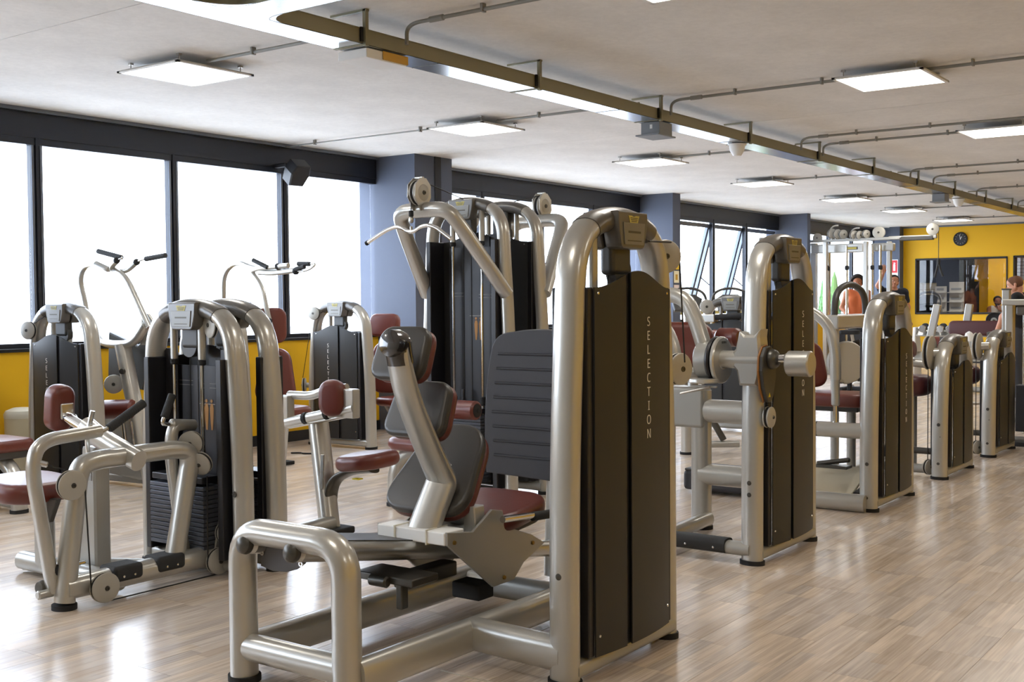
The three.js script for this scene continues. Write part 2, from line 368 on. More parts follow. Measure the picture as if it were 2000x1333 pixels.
{
  const ord = ['nearest', 'second', 'third', 'fourth', 'fifth', 'sixth', 'farthest'];
  [-4.755, -7.78, -10.82, -13.72, -16.75, -19.5, -22.5].forEach((z, i) => ledPanel(-6.02, z, `${ord[i]} of the seven white square light panels in the row along the windows`));
  [-4.75, -7.8, -10.81, -13.72, -16.75].forEach((z, i) => ledPanel(-2.5, z, ['white square light panel cut off by the top edge of the photo', 'white square light panel hanging alone at upper right of the cable tray', 'white square light panel cut by the right edge of the photo', 'white square light panel right of the cable tray, just outside the view', 'white square light panel far right of the cable tray, outside the view'][i]));
  [-1.7, -4.75, -7.8].forEach((z, i) => ledPanel(1.0, z, ['white square light panel over the open floor beside the camera', 'white square light panel over the aisle floor right of the view', 'white square light panel over the aisle floor farther right of the view'][i]));
  ledPanel(-2.5, -1.7, 'white square light panel above the camera side of the room');
  ledPanel(-6.02, -1.7, 'white square light panel near the windows left of the view');
  [[-9.4, -34.9, 'white square light panel over the racks in the next room'], [-7.9, -34.7, 'white square light panel before the yellow end wall of the next room'], [-6.0, -33.5, 'white square light panel at the right side of the next room'], [-7.2, -31.6, 'white square light panel above the seated man in the next room'], [-3.6, -28.5, 'white square light panel nearest the right side of the next room'], [-6.6, -28.6, 'white square light panel just behind the internal window of the next room']].forEach((a) => ledPanel(...a));
}
// ---------------------------------------------------------------- cable tray with its hangers, boxes and conduits
{
  const x0 = -4.37, x1 = -4.17, y0 = 2.70, y1 = 2.783, zA = -3.74, zB = -24.6;
  const t = new Thing('cable_tray', 'long galvanised cable tray with a shiny underside running under the ceiling', 'cable tray', [-4.27, -14], null, HC);
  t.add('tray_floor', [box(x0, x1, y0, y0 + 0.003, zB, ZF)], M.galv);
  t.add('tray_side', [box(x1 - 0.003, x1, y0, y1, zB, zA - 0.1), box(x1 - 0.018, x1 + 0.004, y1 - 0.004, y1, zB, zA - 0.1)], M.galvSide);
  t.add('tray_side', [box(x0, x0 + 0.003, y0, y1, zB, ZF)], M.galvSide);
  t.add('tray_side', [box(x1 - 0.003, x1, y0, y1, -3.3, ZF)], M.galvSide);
  // tee branch towards the middle of the hall with curved fillets
  const s = new THREE.Shape(); s.moveTo(x1, -zA + 0.13); s.quadraticCurveTo(x1 + 0.02, -zA + 0.02, x1 + 0.16, -zA - 0.0); s.lineTo(2.9, -zA); s.lineTo(2.9, -zA - 0.2); s.lineTo(x1 + 0.2, -zA - 0.2); s.quadraticCurveTo(x1 + 0.02, -zA - 0.22, x1, -zA - 0.42); s.closePath();
  t.add('tee_floor', new THREE.ExtrudeGeometry(s, { depth: 0.003, bevelEnabled: false }).rotateX(-Math.PI / 2).translate(0, y0 + 0.0005, 0), M.galv);
  const wall = (pts) => { const q = rounded(P(...pts), 0.15, 10), g = []; for (let i = 0; i < q.length - 1; i++) { const a = q[i], b = q[i + 1], m = a.clone().lerp(b, 0.5), L = a.distanceTo(b), an = Math.atan2(-(b.z - a.z), b.x - a.x); g.push(new THREE.BoxGeometry(L, y1 - y0, 0.003).rotateY(an).translate(m.x, (y0 + y1) / 2, m.z)); } return g; };
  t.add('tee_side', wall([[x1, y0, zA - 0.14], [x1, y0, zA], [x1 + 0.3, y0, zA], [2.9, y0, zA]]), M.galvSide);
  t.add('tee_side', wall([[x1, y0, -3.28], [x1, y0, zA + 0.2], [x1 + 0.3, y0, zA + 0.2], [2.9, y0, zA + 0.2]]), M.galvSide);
  for (let z = -2.84; z > -24; z -= 1.595) { // hangers: arm on the ceiling, rod beside the tray, foot under it
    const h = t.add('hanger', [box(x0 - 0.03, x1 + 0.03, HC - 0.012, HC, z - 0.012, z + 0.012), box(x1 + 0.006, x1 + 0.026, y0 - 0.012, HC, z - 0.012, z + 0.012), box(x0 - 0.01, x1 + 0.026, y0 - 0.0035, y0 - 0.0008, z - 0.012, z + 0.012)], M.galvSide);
    t.add('clamp', [box(x1 + 0.001, x1 + 0.012, y0 + 0.01, y1 + 0.002, z + 0.012, z + 0.03)], M.black, h);
  }
  for (let z = -3.05; z > -24; z -= 2.0) t.add('joint_plate', [box(x0, x1, y0 - 0.0022, y0 - 0.0004, z - 0.0025, z + 0.0025)], M.bolt);
}
function trayThing(name, label, cat, z, parts) { const t = new Thing(name, label, cat, [-4.27, z], null, 2.6); for (const [n, g, m] of parts) t.add(n, g, m); }
trayThing('battery_lamp', 'pale emergency lamp box with yellow side strapped under the nearest tray stretch', 'lamp', -4.62, [['housing', box(-4.4, -4.19, 2.645, 2.696, -4.8, -4.48, 0.006), M.white], ['side_strip', box(-4.188, -4.18, 2.65, 2.695, -4.8, -4.6, 0.002), std('#c89a3a')]]);
trayThing('junction_box', 'grey square junction box hanging under the middle of the cable tray', 'junction box', -7.72, [['housing', box(-4.34, -4.18, 2.60, 2.696, -7.85, -7.65, 0.004), std('#7d8186')], ['lid', box(-4.36, -4.16, 2.588, 2.6, -7.87, -7.6, 0.003), std('#858a8e')], ['label_tag', box(-4.245, -4.225, 2.64, 2.67, -7.619, -7.617), M.white]]);
trayThing('junction_box', 'grey square junction box under the far stretch of the cable tray', 'junction box', -15.3, [['housing', box(-4.34, -4.18, 2.60, 2.696, -15.42, -15.22, 0.004), std('#7d8186')], ['lid', box(-4.36, -4.16, 2.588, 2.6, -15.44, -15.18, 0.003), std('#858a8e')]]);
for (const [z, l] of [[-9.2, 'white dome sensor hanging under the cable tray near the middle light panels'], [-16.2, 'white dome sensor under the far stretch of the cable tray']])
  trayThing('motion_sensor', l, 'sensor', z, [['dome', turned([[0, 0], [0.035, 0.006], [0.062, 0.05], [0.07, 0.1], [0.075, 0.103], [0, 0.103]], [-4.27, 2.587, z], [0, 1, 0], 20), M.white], ['base_ring', turned([[0.078, 0], [0.08, 0.004], [0.08, 0.012], [0, 0.014]], [-4.27, 2.682, z], [0, 1, 0], 20), M.white]]);
function conduit(label, pts, clips, r = 0.011) {
  const t = new Thing('conduit', label, 'conduit', [pts[0][0], pts[0][2]], 'grey conduits on the ceiling', HC);
  t.add('pipe', tube(pts, r, 0.1, { seg: 10 }), M.conduit);
  const a = V(...pts[pts.length - 2]), b = V(...pts[pts.length - 1]);
  for (const x of clips) t.add('pipe_clip', [box(x - 0.008, x + 0.008, HC - 0.045, HC, b.z - 0.018, b.z + 0.018, 0.003)], M.conduit);
  if (pts.length > 2) { const s = Math.sign(b.x - a.x); t.add('coupling', rod([a.x + s * 0.16, b.y, b.z], [a.x + s * 0.26, b.y, b.z], r * 1.5, 10), M.conduit); }
}
{
  const yc = HC - 0.03, w = ['nearest', 'second', 'third', 'fourth', 'fifth', 'sixth', 'farthest'];
  [[-4.72, -2.79], [-7.72, -2.79], [-10.27, 1.8], [-10.82, -2.79], [-13.58, 1.8], [-14.5, 1.8], [-16.55, 1.8], [-19.0, 1.8]].forEach(([z, x2], i) =>
    conduit(`${['nearest', 'second', 'third', 'fourth', 'fifth', 'sixth', 'seventh', 'farthest'][i]} grey conduit bending up from the right side of the cable tray`, [[-4.12, 2.74, z], [-4.12, yc, z], [x2, yc, z]], [-3.6, -2.95, -1.9].filter((q) => q < x2)));
  conduit('grey conduit leaving the single right-hand light panel towards the right edge', [[-2.25, yc, -7.72], [1.9, yc, -7.72]], [-1.95, -0.9]);
  [-4.68, -7.68, -10.75, -13.68, -16.8, -19.5, -22.5].forEach((z, i) => conduit(`${w[i]} grey conduit between the window-side light panel and the cable tray`, [[-5.72, yc, z], [-4.37, yc, z]], [-5.3]));
  conduit('thin grey conduit from the second window-side light panel to the speaker', [[-6.35, yc, -7.67], [-8.24, yc, -7.67]], [-6.55, -7.85], 0.007);
}

// ---------------------------------------------------------------- strength machines: shared builders
const font = await new FontLoader().loadAsync('fonts/droid/droid_sans_regular.typeface.json');
function letters(text, size, pitch) { // upright capitals stacked in a column, each centred, in the x,y plane
  const out = [];
  [...text].forEach((ch, i) => {
    const g = new THREE.ExtrudeGeometry(font.generateShapes(ch, size), { depth: 0.0008, bevelEnabled: false, curveSegments: 4 });
    g.computeBoundingBox(); const b = g.boundingBox;
    out.push(g.translate(-(b.min.x + b.max.x) / 2, -i * pitch, 0));
  });
  return join(out);
}
const LETTERS = letters('SELECTION', 0.034, 0.0525);
function emblemGeo(s = 1) { // small badge: a winged outline with short bars, as printed on the machine heads
  const o = poly([[-0.036, 0.012], [-0.012, 0.012], [-0.006, 0.009], [0.006, 0.009], [0.012, 0.012], [0.036, 0.012], [0.03, 0.002], [0.026, -0.012], [-0.026, -0.012], [-0.03, 0.002]], 0.0016, 0.0003);
  return clean(o).scale(s, s, 1);
}
const emblemBars = (s = 1) => join([box(-0.024, 0.024, 0.003, 0.0055, 0.0008, 0.0016), box(-0.021, 0.021, -0.0025, 0, 0.0008, 0.0016), box(-0.018, 0.018, -0.008, -0.0055, 0.0008, 0.0016)]).scale(s, s, 1);
const emblemMat = std('#bfb25a', { roughness: 0.5 }), emblemDark = std('#4b4634', { roughness: 0.5 });
// curved upright sheet over u0..u1 from y0 to top(u), standing at depth v(u)
function sheet(u0, u1, y0, top, v, th, N = 14) {
  const pos = [], idx = [], K = N + 1;
  for (const s of [0, 1]) for (const yy of [0, 1]) for (let i = 0; i < K; i++) { const u = u0 + (u1 - u0) * i / N; pos.push(u, yy ? top(u) : y0, v(u) - s * th); }
  const q = (a, b, c, d) => idx.push(a, b, c, a, c, d);
  for (let i = 0; i < N; i++) {
    q(i, i + 1, K + i + 1, K + i);
    q(2 * K + i + 1, 2 * K + i, 3 * K + i, 3 * K + i + 1);
    q(K + i, K + i + 1, 3 * K + i + 1, 3 * K + i);
    q(2 * K + i, 2 * K + i + 1, i + 1, i);
  }
  q(0, K, 3 * K, 2 * K); q(K - 1, 3 * K - 1, 4 * K - 1, 2 * K - 1);
  let g = new THREE.BufferGeometry(); g.setAttribute('position', new THREE.Float32BufferAttribute(pos, 3)); g.setIndex(idx);
  return toCreasedNormals(g, 0.5);
}
function pulley(t, c, axis, r, parent, th = 0.03) { // dished grey side covers with a black grooved wheel between them
  const h = th / 2;
  const m = t.add('pulley', turned([[0, -h * 1.55], [r * 0.25, -h * 1.55], [r * 0.6, -h * 1.45], [r * 0.96, -h], [r, -h * 0.7], [r * 0.97, -h * 0.45], [r * 0.8, -h * 0.3], [r * 0.8, h * 0.3], [r * 0.97, h * 0.45], [r, h * 0.7], [r * 0.96, h], [r * 0.6, h * 1.45], [r * 0.25, h * 1.55], [0, h * 1.55]], c, axis), M.disc, parent);
  const at = (d) => [c[0] + axis[0] * d, c[1] + axis[1] * d, c[2] + axis[2] * d];
  if (m.parent === t.o) {
    t.add('groove_wheel', turned([[r * 0.82, -h * 0.45], [r * 0.965, -h * 0.5], [r * 0.9, 0], [r * 0.965, h * 0.5], [r * 0.82, h * 0.45]], c, axis), M.rubber, m);
    t.add('hub_bolt', [turned([[0, -h * 1.8], [r * 0.16, -h * 1.8], [r * 0.18, -h * 1.5], [r * 0.18, h * 1.5], [r * 0.16, h * 1.8], [r * 0.09, h * 1.8], [r * 0.08, h * 1.6], [0, h * 1.6]], c, axis, 14)], M.bolt, m);
  }
  return m;
}
function foot(t, u, v, ra, rb, parent) { return t.add('rubber_foot', sweep(P([u, 0, v], [u, 0.018, v], [u, 0.022, v]), ra + 0.009, rb + 0.009, V(0, 0, 1), { seg: 24 }), M.rubber, parent); }
// the weight tower: rounded arch on two uprights, crown with instrument head, curved dark shroud, rods, stack
function tower(t, x, z, deg, h, o = {}) {
  const { span = 0.715, flip = 1, text = true, plates = 0, heads = [1, -1], bolts = [], shroud = true, bolts2 = [], ra = 0.057, rb = 0.041, wings = false, top0 = 0, rods = [-0.145, 0.05] } = o;
  t.frame(x, z, deg);
  const s = span / 2, hc = h - rb;
  const full = rounded(P([-s, 0.02, 0], [-s + 0.004, h * 0.46, 0], [-s + 0.062, hc - 0.085, 0], [0, hc, 0], [s - 0.062, hc - 0.085, 0], [s - 0.004, h * 0.46, 0], [s, 0.02, 0]), [0.4, 0.17, 0.2, 0.17, 0.4], 9);
  const cut = 0.195, ends = (k) => { const i = full.findIndex((q, j) => j && (full[j - 1].x < k) && (q.x >= k)); return full[i - 1].clone().lerp(full[i], (k - full[i - 1].x) / (full[i].x - full[i - 1].x)); };
  const L = [...full.filter((p) => p.x < -cut), ends(-cut)], R = [ends(cut), ...full.filter((p) => p.x > cut)], C = [ends(-cut - 0.01), ...full.filter((p) => Math.abs(p.x) < cut), ends(cut + 0.01)];
  const e = (a, q) => sweep(a, ra, rb, V(0, 0, 1), { seg: 26, e: 2.2, ...q });
  const up = [t.add('upright', e(L), M.silver), t.add('upright', e(R), M.silver)];
  foot(t, -s, 0, ra, rb, up[0]); foot(t, s, 0, ra, rb, up[1]);
  const crown = t.add('crown', sweep(C, ra * 1.05, rb * 1.08, V(0, 0, 1), { seg: 26, e: 2.3 }), M.crown);
  for (const d of heads) { // instrument head hanging from the crown
    const y1 = h - 0.045, y0 = h - 0.17, g = [];
    const s2 = new THREE.Shape(); s2.moveTo(-0.1, y1); s2.lineTo(0.1, y1); s2.quadraticCurveTo(0.102, y1 - 0.03, 0.093, y1 - 0.07); s2.lineTo(0.082, y0 + 0.02); s2.quadraticCurveTo(0.078, y0, 0.06, y0); s2.lineTo(-0.06, y0); s2.quadraticCurveTo(-0.078, y0, -0.082, y0 + 0.02); s2.lineTo(-0.093, y1 - 0.07); s2.quadraticCurveTo(-0.102, y1 - 0.03, -0.1, y1);
    g.push(new THREE.ExtrudeGeometry(s2, { depth: 0.055, bevelEnabled: true, bevelThickness: 0.008, bevelSize: 0.006, bevelSegments: 2 }));
    const face = (q) => d > 0 ? q : clean(q).rotateY(Math.PI);
    const hd = t.add('instrument_head', face(toCreasedNormals(g[0].translate(0, 0, 0.015), 0.5)), M.crown);
    t.add('display', face(clean(poly([[-0.078, 0.035], [0.078, 0.035], [0.068, -0.045], [-0.068, -0.045]], 0.004, 0.001)).translate(0, y0 + 0.055, 0.08)), M.console, hd);
    t.add('display_print', face(join([box(-0.045, 0.045, y0 + 0.052, y0 + 0.06, 0.082, 0.0826), box(-0.05, 0.05, y0 + 0.022, y0 + 0.026, 0.082, 0.0826)])), emblemDark, hd);
    t.add('emblem', face(clean(emblemGeo(1.1)).translate(0, y1 - 0.022, 0.079)), emblemMat, hd);
    t.add('emblem_bars', face(emblemBars(1.1).translate(0, y1 - 0.022, 0.079)), emblemDark, hd);
  }
  // carriage of rods under the crown
  for (const u of rods) {
    const r = t.add('guide_rod', rod([u, 0.12, -0.01], [u, hc - 0.02, -0.01], 0.0095, 12), M.chrome);
    t.add('rod_sleeve', rod([u, hc - 0.29, -0.01], [u, hc - 0.02, -0.01], 0.019, 16), M.silver, r);
    t.add('rod_bumper', [rod([u, hc - 0.315, -0.01], [u, hc - 0.285, -0.01], 0.021, 14)], M.rubber, r);
  }
  t.add('pulley_block', [box(-0.07, 0.07, hc - 0.23, hc - 0.05, -0.03, 0.03, 0.02), turned([[0, -0.02], [0.06, -0.02], [0.06, 0.02], [0, 0.02]], [0.02, hc - 0.215, 0], [0, 0, 1])], M.consoleDark);
  t.add('cable', [rod([-0.04, 0.5, -0.01], [-0.04, hc - 0.2, -0.01], 0.003, 6), rod([0.035, 0.5, 0.0], [0.035, hc - 0.2, 0.0], 0.003, 6)], M.cable);
  t.add('base_bar', sweep(P([-s, 0.055, 0.01], [s, 0.055, 0.01]), 0.034, 0.05, V(0, 1, 0), { seg: 18, e: 3 }), M.silver2);
  if (shroud) {
    const yb = 0.088, sh = h - 0.318 - top0, gr = -0.07 * flip, vf = (u) => 0.098 - 0.32 * u * u;
    const top = (u) => { const a = Math.abs(u) / 0.27; return sh + 0.062 * (0.5 + 0.5 * Math.cos(Math.PI * Math.min(1, a * 1.02))); };
    const body = t.add('shroud', [sheet(gr > 0 ? -0.27 : gr + 0.017, gr > 0 ? gr - 0.017 : 0.27, yb, top, vf, 0.006)], M.shroud);
    t.add('shroud_panel', [sheet(gr > 0 ? gr + 0.017 : -0.27, gr > 0 ? 0.27 : gr - 0.017, yb, top, vf, 0.006)], M.shroud, body);
    t.add('shroud_groove', [sheet(gr - 0.06, gr + 0.06, yb, (u) => top(u) - 0.004, (u) => vf(u) - 0.0125, 0.004, 6)], M.shroudDark, body);
    for (const k of [-1, 1]) t.add('shroud_side', box(k * 0.262, k * 0.302, yb, sh, -0.085, 0.066, 0.006), M.shroudDark, body);
    for (const u of [-0.25, 0.25]) for (const y of [sh - 0.02, 0.16]) t.add('rivet', turned([[0.006, 0], [0.005, 0.003], [0, 0.004]], [u, y, vf(u)], [0, 0, 1], 8), M.chrome, body);
    if (text) t.add('lettering', LETTERS.clone().translate(0.075 * flip, h - 0.46 - top0 * 0.6, vf(0.075) + 0.0004), M.letter, body, 'raised white capitals reading SELECTION');
  }
  if (plates) {
    const inner = t.add('instruction_panel', [box(-0.2, 0.2, 0.3, h - 0.36 - top0, 0.045, 0.05)], M.shroudDark);
    t.add('print', [box(-0.1, 0.02, h * 0.6, h * 0.6 + 0.004, 0.0435, 0.0445), ...[0, 1, 2, 3].map((k) => box(-0.17 + (k % 2) * 0.24, -0.06 + (k % 2) * 0.24, h * 0.66 + k * 0.011, h * 0.66 + k * 0.011 + 0.002, 0.0435, 0.0445))], std('#8d8a80'), inner);
    t.add('figure_print', [-0.075, -0.035].flatMap((u) => [clean(poly([[-0.012, 0], [-0.015, 0.05], [-0.008, 0.075], [0.008, 0.075], [0.015, 0.05], [0.012, 0], [0.006, -0.06], [-0.006, -0.06]], 0.001, 0.0002)).translate(u, h * 0.55, 0.0435), turned([[0.009, 0], [0.009, 0.001], [0, 0.001]], [u, h * 0.55 + 0.088, 0.043], [0, 0, -1], 12)]), std('#a8742a'), inner);
    const pg = clean(new RoundedBoxGeometry(0.42, 0.0195, 0.12, 1, 0.003));
    for (let i = 0; i < plates; i++) t.add('weight_plate', pg.clone().translate(0.03, 0.14 + i * 0.0225, -0.045), M.stack);
    t.add('stack_head', [box(-0.17, 0.23, 0.14 + plates * 0.0225, 0.175 + plates * 0.0225, -0.1, 0.01, 0.006), rod([0.03, 0.17 + plates * 0.0225, -0.03], [0.03, 0.3 + plates * 0.0225, -0.02], 0.012)], M.shroudDark);
    for (const u of rods) t.add('stop_bumper', rod([u, 0.19 + plates * 0.0225, -0.01], [u, 0.25 + plates * 0.0225, -0.01], 0.022), M.rubber);
  }
  if (wings) for (const k of [-1, 1]) t.add('stack_guard', (() => { const w = poly([[k * 0.3, 0.12], [k * 0.3, wings - 0.04], [k * 0.26, wings], [k * 0.17, wings], [k * 0.17, 0.12]], 0.01, 0.002); return clean(w).translate(0, 0, 0.03); })(), M.shroudDark);
  for (const y of bolts) for (const k of [-1]) t.add('bolt_cap', turned([[0.013, 0], [0.012, 0.004], [0.006, 0.006], [0, 0.006]], [-s + 0.004 - rb * 0.96, y, 0.0], [-1, 0, 0], 14), M.bolt);
  for (const y of bolts2) t.add('screw', turned([[0.0045, 0], [0.004, 0.002], [0, 0.002]], [-s + 0.004 - rb * 0.97, y, 0.012], [-1, 0, 0], 8), M.bolt);
  return t;
}

// ---------------------------------------------------------------- aisle row, nearest: leg press
{
  const t = new Thing('leg_press_machine', 'nearest leg press machine with reclined maroon seat and large dark ribbed foot plate', 'gym machine', [-2.6, -3.5]);
  tower(t, -2.2, -3.685, 90, 1.715, { flip: 1, bolts: [0.39], bolts2: [0.305, 0.219], heads: [1, -1] });
  t.world();
  pulley(t, [-2.165, 1.522, -4.0], [0.8, 0, 0.6], 0.066);
  t.add('pulley_bracket', [oval([[-2.2, 1.5, -3.99], [-2.18, 1.5, -4.05]], 0.03, 0.012, [0, 1, 0])], M.silver);
  pulley(t, [-2.19, 1.07, -4.165], [0.97, 0, 0.25], 0.066);
  t.add('pulley_arm', oval([[-2.2, 1.06, -4.05], [-2.3, 1.07, -4.2], [-2.5, 1.07, -4.24]], 0.025, 0.02, [0, 1, 0]), M.silver);
  t.add('cable', [rod([-2.1, 1.57, -3.76], [-2.12, 1.575, -3.97], 0.0035, 6), rod([-2.125, 1.5, -4.05], [-2.14, 1.1, -4.12], 0.0035, 6)], M.cable);
  // end frame
  t.add('end_frame', oval([[-3.175, 0.02, -2.72], [-3.175, 0.545, -2.72], [-2.665, 0.545, -2.72], [-2.665, 0.02, -2.72]], 0.053, 0.047, [0, 0, 1], 0.12, { seg: 26 }), M.silver);
  t.add('end_crossbar', oval([[-3.175, 0.125, -2.72], [-2.665, 0.125, -2.72]], 0.05, 0.042, [0, 1, 0], 0.1, { seg: 26 }), M.silver);
  for (const x of [-3.175, -2.665]) foot(t, x, -2.72, 0.047, 0.053);
  // base
  t.add('base_beam', oval([[-2.645, 0.1, -2.74], [-2.635, 0.1, -4.3]], 0.062, 0.042, [0, 1, 0], 0.1, { seg: 26, e: 2.6 }), M.silver);
  t.add('base_beam', oval([[-3.19, 0.1, -2.74], [-3.18, 0.1, -4.3]], 0.062, 0.042, [0, 1, 0], 0.1, { seg: 26, e: 2.6 }), M.silver);
  t.add('base_crossbar', oval([[-2.64, 0.105, -3.36], [-2.2, 0.105, -3.33]], 0.062, 0.045, [0, 1, 0], 0.1, { seg: 26, e: 2.6 }), M.silver);
  t.add('base_crossbar', oval([[-3.18, 0.1, -4.0], [-2.2, 0.1, -4.03]], 0.05, 0.042, [0, 1, 0], 0.1, { seg: 22, e: 2.6 }), M.silver2);
  // rails
  const slope = (-0.256) / 1.49, ry = (z) => 0.5 + (z + 2.72) * -slope * -1 * -1;
  const railY = (z) => 0.497 - 0.172 * (-2.73 - z);
  for (const x of [-3.115, -2.878]) {
    const r = t.add('slide_rail', rod([x, railY(-2.7), -2.7], [x, railY(-4.3), -4.3], 0.036, 22), M.steel);
    t.add('rail_knob', turned([[0.034, 0], [0.036, 0.006], [0.033, 0.022], [0.02, 0.034], [0, 0.038]], [x, railY(-2.7), -2.69], [0, 0.17, 1], 22), M.bolt, r);
  }
  t.add('rail_cover', place(poly([[-0.12, -0.01], [0.12, -0.01], [0.12, 0.01], [-0.12, 0.01]], 1.45, 0.003), [-2.997, railY(-3.45) + 0.03, -3.45], [0, 0.172, 1]), M.backing);
  const plateShape = [[-3.11, 0.53], [-2.88, 0.53], [-2.875, 0.47], [-2.89, 0.45], [-2.93, 0.425], [-2.98, 0.41], [-3.05, 0.405], [-3.11, 0.415]];
  const ep = t.add('end_plate', clean(poly(plateShape, 0.01, 0.002)).translate(0, 0, -2.75), std('#5c5b5d', { roughness: 0.5 }));
  for (const [x, y] of [[-2.995, 0.515], [-3.095, 0.465], [-2.9, 0.45]]) t.add('plate_bolt', turned([[0, 0], [0.01, 0], [0.01, 0.006], [0.005, 0.006], [0.005, 0.002], [0, 0.002]], [x, y, -2.744], [0, 0, 1], 12), M.chrome, ep);
  t.add('end_plate_tab', [box(-2.905, -2.885, 0.52, 0.545, -2.76, -2.745), box(-3.0, -2.9, 0.53, 0.545, -2.755, -2.745)], M.white);
  // carriage
  t.add('carriage_box', box(-3.06, -2.72, 0.432, 0.482, -3.42, -3.3, 0.006), M.white);
  t.add('cable_tie', [box(-2.972, -2.966, 0.428, 0.486, -3.425, -3.296), box(-2.812, -2.806, 0.428, 0.486, -3.425, -3.296)], std('#d8d4c4'));
  const zy = (a) => a.map(([z, y]) => [-z, y]);
  const side = (x) => clean(poly([[3.306, 0.484], [3.462, 0.462], [3.585, 0.53], [3.655, 0.515], [3.68, 0.446], [3.856, 0.385], [3.95, 0.335], [3.8, 0.28], [3.73, 0.222], [3.59, 0.22], [3.306, 0.435]], 0.012, 0.002)).rotateY(Math.PI / 2).translate(x, 0, 0);
  const sp = t.add('carriage_plate', side(-2.716), M.silver2);
  t.add('carriage_plate', side(-3.06), M.silver2);
  for (const [z, y] of [[-3.345, 0.44], [-3.86, 0.35], [-3.66, 0.245]]) t.add('brass_bolt', turned([[0, 0], [0.009, 0], [0.008, 0.006], [0, 0.007]], [-2.71, y, z], [1, 0, 0], 8), std('#9a7a3c', { metalness: 0.8, roughness: 0.35 }), sp);
  t.add('carriage_deck', [box(-3.055, -2.722, 0.425, 0.45, -3.75, -3.42, 0.01)], M.silver2);
  t.add('carriage_step', place(clean(poly([[-0.035, -0.05], [0.035, -0.05], [0.02, 0.05], [-0.045, 0.05]], 0.06, 0.004)).rotateY(Math.PI / 2), [-2.76, 0.5, -3.54], [0, 0, 1]), M.silver);
  t.add('latch_assembly', [box(-3.04, -2.75, 0.30, 0.33, -3.3, -3.15, 0.006), rod([-2.95, 0.31, -3.14], [-2.86, 0.31, -3.14], 0.022), box(-2.86, -2.83, 0.2, 0.3, -3.22, -3.18, 0.006), box(-2.98, -2.9, 0.24, 0.3, -3.6, -3.3, 0.008)], M.bolt);
  t.add('stopper', box(-2.9, -2.76, 0.16, 0.225, -3.66, -3.56, 0.008), M.rubber);
  t.add('rack_strip', [box(-2.75, -2.7, 0.04, 0.26, -4.12, -4.09, 0.004), box(-2.62, -2.57, 0.13, 0.26, -4.12, -4.09, 0.012)], M.black);
  // seat post and backrest
  t.add('seat_post', oval([[-2.88, 0.46, -3.36], [-2.855, 0.65, -3.455], [-2.855, 0.72, -3.41], [-2.855, 0.86, -3.325], [-2.855, 1.0, -3.25], [-2.855, 1.14, -3.205], [-2.855, 1.2, -3.2]], 0.066, 0.042, [1, 0, 0], [0.02, 0.05, 0.1, 0.1, 0.1], { seg: 26, taper: (k) => 1.1 - 0.27 * k }), M.silver);
  t.add('rear_strut', oval([[-2.9, 0.4, -3.68], [-2.92, 0.6, -3.52]], 0.05, 0.035, [1, 0, 0]), M.silver2);
  const cap = t.add('post_cap', [turned([[0, -0.03], [0.05, -0.03], [0.056, 0], [0.05, 0.035], [0.03, 0.045], [0, 0.047]], [-2.855, 1.195, -3.19], [0, 0.15, 1]), oval([[-2.855, 1.12, -3.215], [-2.855, 1.2, -3.2]], 0.056, 0.047, [1, 0, 0])], phys('#2c2927', { roughness: 0.18, clearcoat: 1 }));
  const pad = (name, w, h, at, dir, r, wTop) => { // dark backing shell towards the camera, maroon cushion in front of it
    const c = t.add(name, place(cushion(rrect(w - 0.036, h - 0.036, r, (wTop ?? w) - 0.036), 0.04, 0.016), [at[0] - dir[0] * 0.004, at[1] - dir[1] * 0.004, at[2] - dir[2] * 0.004], dir), M.leather);
    const b = place(cushion(rrect(w - 0.034, h - 0.034, r * 0.95, (wTop ?? w) - 0.034), 0.046, 0.016), [at[0] + dir[0] * 0.03, at[1] + dir[1] * 0.03, at[2] + dir[2] * 0.03], dir);
    t.add('backing_shell', b, M.backing, c);
    return c;
  };
  const n1 = [0, 0.38, 0.925], n2 = [0, 0.42, 0.9], n3 = [0, 0.66, 0.75];
  const hp = pad('head_pad', 0.265, 0.22, [-2.94, 1.14, -3.35], n1, 0.05, 0.245);
  const mp = pad('back_pad', 0.31, 0.235, [-2.94, 0.915, -3.45], n2, 0.05, 0.27);
  const lp = pad('lumbar_pad', 0.45, 0.43, [-2.95, 0.655, -3.59], n3, 0.12, 0.29);
  for (const [p, y, z, n] of [[hp, 1.1, -3.315, n1], [mp, 0.88, -3.405, n2], [lp, 0.7, -3.51, n3]]) t.add('shell_bolt', turned([[0, 0], [0.012, 0], [0.01, 0.006], [0, 0.008]], [-2.865, y, z], n, 10), M.chrome, p);
  const seat = t.add('seat', place(cushion(rrect(0.46, 0.36, 0.12, 0.38), 0.075, 0.03), [-2.93, 0.475, -3.83], [0, 1, 0.1], [0, 0, -1]), M.leather);
  t.add('seat_pan', place(cushion(rrect(0.4, 0.3, 0.1), 0.03, 0.01), [-2.93, 0.43, -3.83], [0, 1, 0.1], [0, 0, -1]), M.backing, seat);
  for (const x of [-2.68, -3.12]) {
    const h = t.add('side_handle', tube([[x + 0.01, 0.492, -3.6], [x + 0.01, 0.475, -3.82]], 0.014), M.chrome);
    t.add('handle_grip', rod([x + 0.01, 0.472, -3.8], [x + 0.01, 0.455, -4.05], 0.019), M.grip, h);
  }
  // foot plate: broad dark plate with raised ribs, on two posts
  const fp = new THREE.Shape(); fp.moveTo(-0.33, -0.32); fp.lineTo(0.33, -0.34); fp.quadraticCurveTo(0.34, 0, 0.27, 0.25); fp.quadraticCurveTo(0.25, 0.33, 0.16, 0.335); fp.quadraticCurveTo(0, 0.36, -0.16, 0.335); fp.quadraticCurveTo(-0.25, 0.33, -0.27, 0.25); fp.quadraticCurveTo(-0.34, 0, -0.33, -0.32);
